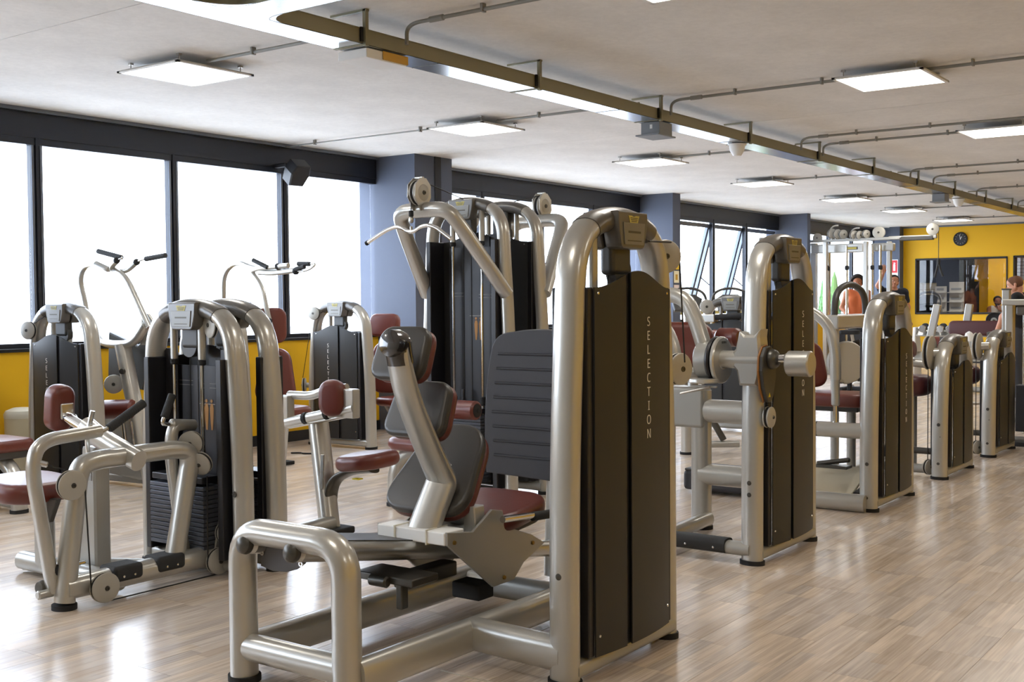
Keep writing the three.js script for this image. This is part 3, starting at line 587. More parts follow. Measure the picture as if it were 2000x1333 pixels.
  const dirF = [0, -0.06, 1], atF = [-2.93, 0.87, -4.26];
  const f = t.add('foot_plate', place(new THREE.ExtrudeGeometry(fp, { depth: 0.03, bevelEnabled: true, bevelThickness: 0.005, bevelSize: 0.005, bevelSegments: 2, curveSegments: 14 }).translate(0, 0, -0.03), atF, dirF), std('#45454a', { roughness: 0.6, bumpMap: grainBump, bumpScale: 0.0008 }));
  for (let k = 0; k < 8; k++) { const y = 0.24 - k * 0.068, w = 0.235 + 0.05 * Math.min(1, k / 4); t.add('plate_rib', place(new RoundedBoxGeometry(w * 2, 0.012, 0.014, 1, 0.005).translate(0, y, 0.006), atF, dirF), std('#333338', { roughness: 0.6 }), f); }
  t.add('foot_plate_post', oval([[-2.9, 0.1, -4.3], [-2.9, 0.6, -4.33]], 0.05, 0.04, [1, 0, 0]), M.silver);
  t.add('foot_plate_bracket', box(-2.95, -2.72, 0.55, 0.66, -4.34, -4.29, 0.01), M.backing);
}

// ---------------------------------------------------------------- aisle row, second: machine with a big pivot and counterweight
const bar = (t, name, pts, ra, rb, ref, mat = M.silver, corner = 0.1, parent) => t.add(name, oval(pts, ra, rb, ref, corner, { seg: 22, e: 2.3 }), mat, parent);
function padAt(t, name, w, h, d, at, dir, { r = 0.05, wTop = w, mat = M.leather, soft = 0.025, up = [0, 1, 0], shell = 0 } = {}) {
  const c = t.add(name, place(cushion(rrect(w - soft * 2, h - soft * 2, r, wTop - soft * 2), d, soft), at, dir, up), mat);
  if (shell) { const n = V(...dir).normalize().multiplyScalar(-d * 0.5 * shell); t.add('backing_shell', place(cushion(rrect(w - soft * 2 - 0.02, h - soft * 2 - 0.02, r, wTop - soft * 2 - 0.02), 0.026, 0.01), [at[0] + n.x, at[1] + n.y, at[2] + n.z], dir, up), M.backing, c); }
  return c;
}
function gripOn(t, a, b, r, parent) { // ribbed rubber grip
  const A = V(...a), B = V(...b), L = A.distanceTo(B), prof = [[0, 0], [r * 0.85, 0]], n = Math.max(6, Math.round(L / 0.012));
  for (let i = 0; i <= n; i++) { const y = 0.004 + (L - 0.008) * i / n; prof.push([r, y], [r * 0.93, y + (L - 0.008) / n * 0.5]); }
  prof.push([r * 0.85, L], [0, L]);
  return t.add('grip', turned(prof.filter((p) => p[1] <= L), a, B.sub(A).toArray(), 14), M.grip, parent);
}
{
  const t = new Thing('rotary_hip_machine', 'silver machine with big pivot disc and counterweight on its near upright, behind the leg press', 'gym machine', [-2.7, -5.7]);
  tower(t, -2.43, -5.77, 90, 1.715, { bolts: [0.42, 0.36], bolts2: [0.275, 0.2] });
  t.world();
  // clamp round the near upright, carrying the axle
  t.add('pivot_clamp', [place(poly([[-0.05, -0.135], [0.045, -0.135], [0.056, -0.1], [0.066, -0.04], [0.066, 0.04], [0.06, 0.11], [0.064, 0.15], [0.03, 0.12], [-0.02, 0.12], [-0.05, 0.14], [-0.07, 0.05], [-0.085, 0.035], [-0.085, -0.04], [-0.065, -0.06]], 0.112, 0.012), [-2.43, 1.05, -5.415], [0, 0, 1]), turned([[0, 0], [0.042, 0], [0.045, 0.004], [0.045, 0.23], [0.042, 0.234], [0, 0.234]], [-2.6, 1.045, -5.4], [1, 0, 0], 26)], M.silver);
  const d = t.add('index_disc', turned([[0, -0.012], [0.115, -0.012], [0.122, -0.006], [0.122, 0.006], [0.115, 0.012], [0.05, 0.012], [0.045, 0.02], [0, 0.02]], [-2.6, 1.04, -5.41], [1, 0, 0], 36), M.silver);
  t.add('disc_marks', [0, 1, 2, 3].map((k) => box(-2.589, -2.586, 1.125, 1.137, -5.44 + k * 0.014, -5.435 + k * 0.014)), M.black, d);
  t.add('index_disc_rim', turned([[0, -0.01], [0.118, -0.01], [0.123, 0], [0.118, 0.01], [0, 0.01]], [-2.628, 1.04, -5.41], [1, 0, 0], 36), M.shroudDark, d);
  t.add('lever_hub', turned([[0, 0], [0.09, 0], [0.1, 0.008], [0.1, 0.07], [0.085, 0.085], [0, 0.085]], [-2.72, 1.04, -5.41], [1, 0, 0], 32), M.silver2);
  bar(t, 'lever_arm', [[-2.69, 1.1, -5.4], [-2.74, 1.25, -5.4], [-2.815, 1.385, -5.4], [-3.3, 1.37, -5.4]], 0.042, 0.04, [0, 0, 1], M.silver, 0.13);
  bar(t, 'lever_arm', [[-2.96, 1.28, -5.32], [-2.84, 1.17, -5.32], [-2.8, 0.95, -5.32]], 0.034, 0.034, [0, 0, 1], M.silver, 0.1);
  bar(t, 'lower_arm', [[-2.69, 1.0, -5.4], [-2.75, 0.965, -5.4], [-2.86, 0.93, -5.36]], 0.034, 0.03, [0, 0, 1]);
  t.add('lever_plate', [turned([[0, 0], [0.075, 0], [0.08, 0.006], [0.078, 0.02], [0.06, 0.024], [0, 0.024]], [-2.66, 0.925, -5.33], [0, 1, 0], 30), box(-2.74, -2.59, 0.9, 0.91, -5.345, -5.33, 0.003)], M.silver);
  t.add('plate_rod', rod([-2.79, 0.865, -5.32], [-2.62, 0.905, -5.32], 0.008, 10), M.chrome);
  // cam with cable on the aisle side
  const cam = t.add('cable_cam', place(poly([[-0.03, -0.2], [-0.075, -0.13], [-0.098, -0.04], [-0.09, 0.03], [-0.05, 0.075], [0.0, 0.082], [0.05, 0.06], [0.075, 0.01], [0.07, -0.08], [0.04, -0.17], [0.01, -0.205]], 0.022, 0.004), [-2.345, 1.035, -5.42], [1, 0, 0]), M.consoleDark);
  t.add('cam_edge', place(poly([[-0.033, -0.205], [-0.082, -0.132], [-0.104, -0.04], [-0.096, 0.033], [-0.053, 0.08], [0.0, 0.088], [0.02, 0.08], [0, 0.06], [-0.06, 0.02], [-0.07, -0.08], [-0.02, -0.19]], 0.01, 0.002), [-2.359, 1.035, -5.42], [1, 0, 0]), std('#8a5a22', { roughness: 0.4 }), cam);
  t.add('warning_sticker', place(poly([[-0.012, -0.01], [0.012, -0.01], [0, 0.012]], 0.001, 0.0002), [-2.333, 0.87, -5.405], [1, 0, 0]), std('#d9c21e'), cam);
  t.add('cam_knob', turned([[0.05, 0], [0.052, 0.01], [0.046, 0.03], [0.03, 0.045], [0, 0.05]], [-2.333, 1.05, -5.415], [1, 0, 0], 24), M.bolt);
  t.add('weight_arm', [rod([-2.29, 1.053, -5.415], [-2.245, 1.053, -5.415], 0.026, 20), rod([-2.25, 1.053, -5.415], [-2.15, 1.046, -5.415], 0.011, 12)], M.chrome);
  t.add('counterweight', turned([[0, 0], [0.058, 0], [0.064, 0.006], [0.064, 0.115], [0.058, 0.122], [0, 0.122]], [-2.245, 1.03, -5.43], [1, 0, 0], 32), M.silver);
  pulley(t, [-2.34, 0.757, -5.415], [1, 0, 0], 0.054);
  t.add('cable', [rod([-2.348, 0.84, -5.38], [-2.345, 0.77, -5.365], 0.0035, 6), rod([-2.34, 0.8, -5.46], [-2.36, 1.3, -5.6], 0.0035, 6)], M.cable);
  // user side frame
  bar(t, 'frame_post', [[-3.06, 0.02, -6.1], [-3.06, 0.82, -6.1]], 0.06, 0.05, [1, 0, 0]);
  foot(t, -3.06, -6.1, 0.05, 0.06);
  bar(t, 'frame_tube', [[-3.06, 0.7, -6.1], [-2.43, 0.7, -6.1]], 0.068, 0.055, [0, 1, 0]);
  bar(t, 'frame_tube', [[-3.06, 0.325, -6.1], [-2.43, 0.325, -6.1]], 0.062, 0.055, [0, 1, 0]);
  bar(t, 'base_rail', [[-3.0, 0.07, -6.06], [-2.97, 0.07, -5.4]], 0.04, 0.04, [0, 1, 0]);
  bar(t, 'front_bar', [[-3.0, 0.075, -5.405], [-2.43, 0.075, -5.405]], 0.035, 0.045, [0, 1, 0], M.silver2);
  const tr = t.add('foot_tread', oval([[-2.98, 0.082, -5.405], [-2.56, 0.082, -5.405]], 0.038, 0.055, [0, 1, 0], 0.1, { e: 3 }), M.grip);
  for (const x of [-2.78, -2.62]) t.add('tread_screw', turned([[0, 0], [0.006, 0], [0, 0.003]], [x, 0.075, -5.35], [0, 0, 1], 8), M.chrome, tr);
  t.add('frame_body', box(-3.33, -3.02, 0.6, 0.84, -6.16, -6.04, 0.02), M.silver2);
  bar(t, 'rear_post', [[-3.28, 0.02, -6.12], [-3.28, 0.62, -6.12]], 0.035, 0.03, [1, 0, 0], M.silver2);
  padAt(t, 'back_cushion', 0.36, 0.26, 0.12, [-3.16, 1.09, -6.05], [0.3, 0.15, 0.9], { r: 0.05, soft: 0.04 });
  t.add('side_pad', [turned([[0, 0], [0.04, 0.0], [0.055, 0.02], [0.055, 0.14], [0.04, 0.16], [0, 0.16]], [-3.0, 1.13, -6.2], [0.9, 0, 0.2], 18)], M.leather);
  t.add('pad_bracket', rod([-3.12, 0.8, -6.1], [-3.12, 1.1, -6.13], 0.03), M.silver2);
}
// third
{
  const t = new Thing('calf_machine', 'mid-height silver machine with beige sloped foot platform, third tower along the aisle', 'gym machine', [-2.7, -7.5]);
  tower(t, -2.43, -7.55, 90, 1.415, { span: 0.74, bolts: [0.305, 0.09], bolts2: [0.235, 0.16] });
  t.world();
  bar(t, 'swing_arm', [[-3.1, 1.3, -7.2], [-2.84, 1.29, -7.2], [-2.7, 1.19, -7.2], [-2.655, 1.02, -7.2], [-2.655, 0.83, -7.2]], 0.036, 0.034, [0, 0, 1], M.silver, 0.12);
  t.add('telescopic_tube', rod([-2.655, 0.66, -7.2], [-2.655, 0.84, -7.2], 0.027, 18), M.silver2);
  t.add('piston_rod', rod([-2.655, 0.5, -7.2], [-2.655, 0.67, -7.2], 0.016, 14), M.chrome);
  bar(t, 'frame_tube', [[-2.77, 0.505, -7.2], [-2.43, 0.505, -7.2]], 0.05, 0.045, [0, 1, 0]);
  t.add('tube_cap', rod([-2.785, 0.505, -7.2], [-2.768, 0.505, -7.2], 0.05, 20), M.bolt);
  bar(t, 'base_tube', [[-2.95, 0.055, -7.12], [-2.43, 0.055, -7.12]], 0.055, 0.05, [0, 1, 0]);
  const pl = t.add('foot_platform', place(poly([[-0.24, -0.17], [0.18, -0.17], [0.24, 0.15], [-0.24, 0.17]], 0.02, 0.004), [-2.76, 0.14, -7.36], [0, 0.82, 0.55]), std('#c8bda4', { roughness: 0.55 }));
  t.add('platform_guard', place(poly([[-0.05, -0.13], [0.07, -0.13], [0.07, 0.12], [0.03, 0.02]], 0.012, 0.002), [-2.5, 0.17, -7.34], [0, 0.82, 0.55]), M.black, pl);
  padAt(t, 'back_pad', 0.3, 0.32, 0.09, [-3.02, 0.9, -7.62], [0.5, 0.1, 0.85], { r: 0.08, wTop: 0.2 });
  padAt(t, 'seat', 0.5, 0.34, 0.09, [-2.79, 0.67, -7.62], [0, 1, 0], { r: 0.1, up: [0, 0, 1] });
  t.add('seat_pan', box(-3.05, -2.62, 0.59, 0.63, -7.74, -7.52, 0.01), M.backing);
  bar(t, 'seat_post', [[-2.7, 0.06, -7.62], [-2.7, 0.6, -7.62]], 0.03, 0.03, [1, 0, 0]);
  bar(t, 'seat_post', [[-2.9, 0.06, -7.3], [-2.88, 0.44, -7.25]], 0.025, 0.025, [1, 0, 0]);
  t.add('pedal', [box(-2.82, -2.6, 0.24, 0.26, -7.36, -7.26, 0.006), rod([-2.82, 0.26, -7.31], [-2.6, 0.3, -7.31], 0.016)], M.bolt);
}
{
  const t = new Thing('torso_machine', 'machine with dark hoop handle over a pale crossbeam, behind the third aisle tower', 'gym machine', [-3.06, -8.44]);
  bar(t, 'hoop', [[-3.0, 1.18, -8.1], [-3.0, 1.4, -8.12], [-3.0, 1.475, -8.42], [-3.0, 1.4, -8.76], [-3.0, 1.18, -8.78]], 0.024, 0.024, [1, 0, 0], M.consoleDark, 0.16);
  t.add('crossbeam', box(-3.05, -2.95, 1.13, 1.235, -8.86, -8.06, 0.015), M.silver);
  bar(t, 'frame_leg', [[-3.0, 0.0, -8.12], [-3.0, 1.14, -8.12]], 0.03, 0.03, [1, 0, 0], M.silver2);
  bar(t, 'frame_leg', [[-3.0, 0.0, -8.8], [-3.0, 1.14, -8.8]], 0.03, 0.03, [1, 0, 0], M.silver2);
  for (const [z, m] of [[-8.3, M.disc], [-8.6, M.black]]) t.add('cam_disc', turned([[0, -0.02], [0.15, -0.02], [0.16, 0], [0.15, 0.02], [0, 0.02]], [-2.98, 0.88, z], [0.75, 0, 0.65], 32), m);
  t.add('axle', rod([-3.0, 0.74, -8.1], [-3.0, 0.74, -8.82], 0.018), M.chrome);
  t.add('drop_strap', box(-3.0, -2.97, 0.15, 0.86, -8.4, -8.37, 0.004), M.black);
  t.add('base_beam', box(-3.06, -2.94, 0.03, 0.1, -8.9, -8.0, 0.02), M.silver2);
}
// fourth and fifth: low towers
function lowTower(z, label, pr, pz) {
  const t = new Thing('leg_curl_machine', label, 'gym machine', [-2.45, z]);
  tower(t, -2.43, z, 90, 1.095, { span: z < -10 ? 0.69 : 0.72, bolts: [0.41, 0.12], bolts2: [0.32, 0.23], text: false, heads: [1, -1], top0: -0.04 });
  t.world();
  const x = -2.53;
  pulley(t, [x, 0.94, pz], [1, 0, 0], pr, null, 0.045);
  t.add('pulley_axle', rod([x, 0.94, pz], [-2.43, 0.94, pz - 0.02], 0.035, 18), M.silver);
  t.add('cable', rod([x - 0.01, 0.85, pz], [x - 0.01, 0.06, pz], 0.0035, 6), M.cable);
  pulley(t, [x, 0.075, pz + 0.0], [0.9, 0, 0.4], 0.06);
  padAt(t, 'seat', 0.3, 0.3, 0.16, [-2.72, 0.68, z + 0.12], [0, 1, 0], { r: 0.06, up: [0, 0, 1], mat: M.leatherDark, soft: 0.05 });
  bar(t, 'seat_stem', [[-2.72, 0.06, z + 0.12], [-2.72, 0.62, z + 0.12]], 0.05, 0.04, [1, 0, 0], M.silver2);
  bar(t, 'pad_arm', [[-2.5, 0.84, z + 0.2], [-2.88, 0.88, z + 0.24]], 0.03, 0.025, [0, 1, 0]);
  t.add('thigh_roller', turned([[0, 0], [0.05, 0], [0.062, 0.012], [0.062, 0.26], [0.05, 0.27], [0, 0.27]], [-2.92, 0.95, z + 0.24], [1, 0.05, 0], 20), M.leather);
  bar(t, 'brace', [[-2.62, 0.66, z + 0.2], [-2.86, 0.86, z + 0.25]], 0.03, 0.02, [0, 1, 0], M.silver2);
  bar(t, 'base_tube', [[-2.9, 0.05, z + 0.2], [-2.43, 0.05, z + 0.22]], 0.035, 0.035, [0, 1, 0], M.silver2);
  bar(t, 'base_tube', [[-2.9, 0.19, z + 0.23], [-2.43, 0.19, z + 0.25]], 0.025, 0.025, [0, 1, 0], M.bolt);
  t.add('shin_roller', turned([[0, 0], [0.04, 0], [0.045, 0.01], [0.045, 0.2], [0.04, 0.21], [0, 0.21]], [-2.86, 0.17, z + 0.27], [0.8, 0, 0.5], 18), M.rubber);
}
lowTower(-9.11, 'low silver tower with round beige wheel, nearer of the two lowest aisle towers', 0.13, -8.83);
lowTower(-10.54, 'low silver tower beside the square posts, farther of the two lowest aisle towers', 0.115, -10.22);
{ // cable column at the right edge
  const t = new Thing('cable_column', 'square silver post frame with dark weights inside, cut by the right photo edge', 'gym machine', [-2.2, -11.25]);
  for (const x of [-2.5, -1.92]) t.add('post', box(x - 0.035, x + 0.035, 0.03, 1.29, -11.31, -11.21, 0.012), M.silver);
  t.add('top_plate', box(-2.56, -1.86, 1.28, 1.335, -11.34, -11.18, 0.01), M.silver);
  t.add('inner_block', box(-2.44, -2.0, 1.19, 1.27, -11.3, -11.2, 0.015), M.crown);
  for (const x of [-2.38, -2.12]) t.add('guide_rod', rod([x, 0.1, -11.26], [x, 1.2, -11.26], 0.012), M.chrome);
  t.add('weight_block', box(-2.44, -2.0, 0.12, 0.55, -11.32, -11.2, 0.01), M.shroudDark);
  t.add('selector_column', Array.from({ length: 7 }, (_, i) => box(-2.3, -2.2, 0.6 + i * 0.075, 0.64 + i * 0.075, -11.29, -11.22, 0.006)), M.bolt);
  t.add('base', box(-2.58, -1.84, 0, 0.045, -11.5, -11.05, 0.01), M.black);
}
{
  const t = new Thing('step_box', 'low black step platform on the floor behind the pivot machine', 'step', [-3.5, -7.35]);
  t.add('body', box(-3.75, -3.3, 0.02, 0.16, -7.52, -7.18, 0.03), std('#3b3d44', { roughness: 0.6 }));
  t.add('top_pad', box(-3.74, -3.31, 0.155, 0.172, -7.51, -7.19, 0.01), std('#55565a', { roughness: 0.8 }));
  const p = new Thing('paper_sheet', 'white printed paper sheet lying on the low black step', 'paper', [-3.42, -7.28], null, 0.1725);
  p.add('sheet', clean(box(-0.11, 0.11, 0, 0.0015, -0.09, 0.09)).rotateY(0.5).translate(-3.44, 0.1725, -7.32), M.white);
  p.add('print_line', [0, 1, 2].map((k) => clean(box(-0.08, 0.07, 0.0016, 0.0019, -0.05 + k * 0.04, -0.042 + k * 0.04)).rotateY(0.5).translate(-3.44, 0.1725, -7.32)), std('#8a8a8a'));
}

// ---------------------------------------------------------------- middle row: seated row machine, its back-to-back neighbour, two lat machines
{
  const t = new Thing('seated_row_machine', 'seated row machine at front left with pull levers, exposed weight stack and floor-level pulleys', 'gym machine', [-4.75, -3.4]);
  tower(t, -4.72, -3.75, 180, 1.395, { plates: 14, wings: 1.12, heads: [-1], bolts: [], rods: [0.148, -0.07] });
  t.world();
  t.add('bolt_cap', turned([[0.015, 0], [0.013, 0.005], [0, 0.006]], [-4.36, 0.42, -3.69], [0, 0, 1], 14), M.bolt);
  for (const [x, y, z, r] of [[-4.575, 1.243, -3.74, 0.066], [-4.665, 1.262, -3.76, 0.064], [-4.72, 1.262, -3.79, 0.06]]) pulley(t, [x, y, z], [-0.26, 0, 0.966], r, null, 0.022);
  const fr = bar(t, 'pulley_frame', [[-4.58, 0.03, -2.905], [-4.58, 0.6, -2.985], [-4.58, 0.645, -3.03], [-4.58, 0.645, -3.56], [-4.58, 0.6, -3.605], [-4.58, 0.08, -3.49]], 0.047, 0.044, [1, 0, 0], M.silver, [0.06, 0.12, 0.1, 0.06]);
  foot(t, -4.58, -2.905, 0.044, 0.05, fr);
  bar(t, 'base_beam', [[-4.58, 0.09, -2.9], [-4.58, 0.09, -3.76]], 0.052, 0.055, [0, 1, 0]);
  for (const z of [-3.2, -3.44]) { const s = t.add('foot_tread', box(-4.645, -4.515, 0.075, 0.15, z - 0.08, z + 0.08, 0.02), M.grip); for (const d of [-0.03, 0.03]) t.add('tread_screw', turned([[0, 0], [0.006, 0], [0, 0.003]], [-4.514, 0.1, z + d], [1, 0, 0], 8), M.chrome, s); }
  bar(t, 'floor_bar', [[-4.62, 0.03, -3.75], [-5.1, 0.03, -3.5], [-5.4, 0.03, -3.2]], 0.022, 0.022, [0, 1, 0], M.silver2);
  pulley(t, [-4.5, 0.56, -2.9], [1, 0, 0.1], 0.066);
  pulley(t, [-4.49, 0.078, -3.05], [1, 0, 0.1], 0.068);
  pulley(t, [-4.5, 0.075, -3.7], [1, 0, 0.1], 0.066);
  pulley(t, [-4.5, 0.21, -3.755], [1, 0, 0.2], 0.06);
  pulley(t, [-4.54, 0.565, -3.635], [0.35, -0.3, 0.9], 0.058);
  pulley(t, [-4.6, 0.66, -3.625], [0.55, 0, 0.85], 0.062);
  t.add('pulley_bracket', place(poly([[-0.05, -0.11], [0.03, -0.12], [0.06, 0.1], [0.0, 0.13]], 0.012, 0.003), [-4.53, 0.14, -3.73], [1, 0, 0]), M.silver2);
  t.add('cable', [rod([-4.5, 0.56, -2.966], [-4.495, 0.08, -2.985], 0.0035, 6), rod([-4.495, 0.012, -3.05], [-4.495, 0.012, -3.7], 0.0035, 6), rod([-4.52, 0.5, -3.655], [-4.5, 0.08, -3.635], 0.0035, 6), rod([-4.6, 0.66, -2.82], [-4.52, 0.625, -2.89], 0.003, 6)], M.cable);
  t.add('cable_end', [rod([-4.61, 0.665, -2.8], [-4.58, 0.65, -2.84], 0.013, 10), rod([-4.6, 0.66, -3.545], [-4.57, 0.64, -3.59], 0.013, 10)], M.chrome);
  const lv = bar(t, 'pull_lever', [[-4.62, 0.075, -2.88], [-4.62, 0.65, -2.785], [-4.62, 0.755, -2.83], [-4.62, 0.77, -3.125]], 0.032, 0.03, [1, 0, 0], M.silver, 0.1);
  gripOn(t, [-4.62, 0.775, -3.175], [-4.62, 0.88, -3.37], 0.022, lv);
  t.add('grip_rod', rod([-4.62, 0.755, -3.12], [-4.62, 0.8, -3.22], 0.01), M.chrome, lv);
  t.add('pivot_block', [box(-4.68, -4.58, 0.055, 0.11, -2.93, -2.87, 0.008), rod([-4.62, 0.075, -2.8], [-4.62, 0.075, -2.88], 0.02)], M.silver);
  t.add('pivot_cap', turned([[0, 0], [0.03, 0], [0.033, 0.012], [0.026, 0.03], [0, 0.034]], [-4.66, 0.095, -2.86], [0.1, 0.1, 1], 20), M.bolt);
  t.add('lever_knob', [turned([[0, 0], [0.028, 0], [0.028, 0.02], [0, 0.02]], [-4.6, 0.175, -2.9], [1, 0, 0.3], 16)], M.rubber);
  t.add('stop_pin', [rod([-4.585, 0.18, -2.91], [-4.54, 0.2, -2.99], 0.008, 10), rod([-4.58, 0.178, -2.91], [-4.555, 0.185, -2.93], 0.015, 12)], M.chrome);
  const l2 = bar(t, 'pull_lever', [[-4.66, 0.1, -3.62], [-4.66, 0.62, -3.545], [-4.66, 0.745, -3.56], [-4.66, 0.75, -3.62]], 0.03, 0.028, [1, 0, 0], M.silver, 0.1);
  t.add('lever_end', [rod([-4.66, 0.758, -3.55], [-4.66, 0.742, -3.7], 0.028, 18)], M.silver, l2);
  gripOn(t, [-4.66, 0.795, -3.515], [-4.66, 0.905, -3.565], 0.021, l2);
  t.add('grip_rod', tube([[-4.66, 0.757, -3.56], [-4.66, 0.764, -3.5], [-4.66, 0.81, -3.52]], 0.01, 0.02), M.chrome, l2);
  // seat and chest pad towards the windows
  padAt(t, 'seat', 0.44, 0.42, 0.1, [-5.34, 0.435, -3.2], [0.05, 1, 0], { r: 0.12, up: [0, 0, 1], soft: 0.045 });
  t.add('seat_bracket', place(poly([[-0.09, 0.0], [0.09, 0.0], [0.02, -0.12], [-0.02, -0.12]], 0.03, 0.004), [-5.16, 0.4, -3.2], [0, 0, 1]), M.backing);
  bar(t, 'seat_column', [[-5.2, 0.05, -3.2], [-5.2, 0.38, -3.2]], 0.05, 0.045, [1, 0, 0], M.silver2);
  bar(t, 'seat_beam', [[-5.4, 0.06, -3.2], [-4.6, 0.06, -3.2]], 0.045, 0.045, [0, 1, 0], M.silver2);
  padAt(t, 'chest_pad', 0.13, 0.23, 0.1, [-5.1, 0.845, -3.23], [-1, 0.12, 0], { r: 0.04, soft: 0.03 });
  t.add('pad_bracket', [box(-5.06, -5.035, 0.79, 0.87, -3.27, -3.2, 0.008), rod([-5.06, 0.8, -3.235], [-4.99, 0.79, -3.235], 0.03, 18)], M.chrome);
  t.add('pad_slide', [rod([-5.01, 0.8, -3.22], [-4.72, 0.705, -3.22], 0.026, 18)], M.chrome);
  bar(t, 'pad_beam', [[-4.88, 0.765, -3.23], [-4.78, 0.72, -3.23], [-4.5, 0.625, -3.25]], 0.05, 0.042, [0, 1, 0], M.silver);
  t.add('adjust_lever', tube([[-4.66, 0.86, -3.12], [-4.68, 0.74, -3.1], [-4.7, 0.64, -3.12], [-4.68, 0.61, -3.16]], 0.011, 0.03), M.chrome);
  t.add('pad_column', [place(poly([[-0.07, -0.3], [0.07, -0.3], [0.07, 0.3], [-0.03, 0.3]], 0.09, 0.01), [-4.93, 0.36, -3.3], [0, 0, 1])], M.silver2);
  t.add('label_plate', [box(-4.96, -4.88, 0.5, 0.56, -3.254, -3.252)], std('#8f8d88'));
}
{
  const t = new Thing('lower_back_machine', 'machine behind the seated row, maroon pads on a raised crossbar and saddle seat', 'gym machine', [-4.8, -4.5]);
  tower(t, -4.72, -3.965, 0, 1.395, { plates: 14, heads: [-1], shroud: false });
  for (const k of [-1, 1]) t.add('side_cover', box(k * 0.29, k * 0.33, 0.09, 1.08, -0.08, 0.07, 0.006), M.shroudDark);
  t.world();
  const c0 = [-4.975, 0.63, -4.86], c1 = [-4.79, 0.03, -4.76];
  bar(t, 'column', [c0, c1], 0.05, 0.062, [1, 0, 0.3], M.silver);
  t.add('column_slot', [place(box(-0.012, 0.012, -0.1, 0.1, 0, 0.01, 0.004), [-4.84, 0.36, -4.755], [0.3, 0.1, 1])], M.steel);
  t.add('column_foot', box(-4.86, -4.68, 0, 0.04, -4.86, -4.66, 0.01), M.rubber);
  bar(t, 'base_beam', [[-4.78, 0.06, -4.76], [-4.74, 0.06, -4.2]], 0.045, 0.045, [0, 1, 0], M.silver2);
  const cb = bar(t, 'crossbar', [[-5.19, 0.625, -4.8], [-4.62, 0.74, -4.8]], 0.03, 0.026, [0, 1, 0], M.silver);
  for (const k of [0.3, 0.62]) t.add('bar_collar', rod([-5.19 + k * 0.57 - 0.02, 0.622 + k * 0.115, -4.8], [-5.19 + k * 0.57 + 0.02, 0.63 + k * 0.115, -4.8], 0.036, 20), M.rubber, cb);
  bar(t, 'support_rail', [[-5.17, 0.6, -4.82], [-4.64, 0.7, -4.82]], 0.012, 0.03, [0, 1, 0], M.silver);
  bar(t, 'upper_bar', [[-5.2, 0.79, -4.84], [-5.0, 0.79, -4.84], [-4.86, 0.845, -4.84], [-4.72, 0.85, -4.84]], 0.026, 0.026, [0, 1, 0], M.silver, 0.08);
  for (const [x, y] of [[-5.2, 0.705], [-4.655, 0.765]]) t.add('end_block', place(box(-0.045, 0.045, -0.085, 0.085, -0.03, 0.03, 0.008), [x, y, -4.81], [0, 0, 1]), M.silver);
  padAt(t, 'side_pad', 0.16, 0.215, 0.09, [-4.765, 0.795, -4.77], [0.35, 0.05, 0.95], { r: 0.05, soft: 0.035, shell: 1.1 });
  padAt(t, 'seat', 0.4, 0.3, 0.09, [-4.57, 0.435, -4.84], [-0.12, 1, 0.05], { r: 0.1, up: [0, 0, 1], soft: 0.04, wTop: 0.34 });
  bar(t, 'seat_bracket', [[-4.82, 0.12, -4.79], [-4.81, 0.3, -4.8], [-4.68, 0.37, -4.82], [-4.5, 0.39, -4.83]], 0.05, 0.02, [0, 0.3, 0.2], M.bolt, 0.1);
  t.add('seat_lever', box(-4.55, -4.5, 0.345, 0.352, -4.74, -4.7, 0.002), std('#e0cf1c'));
}
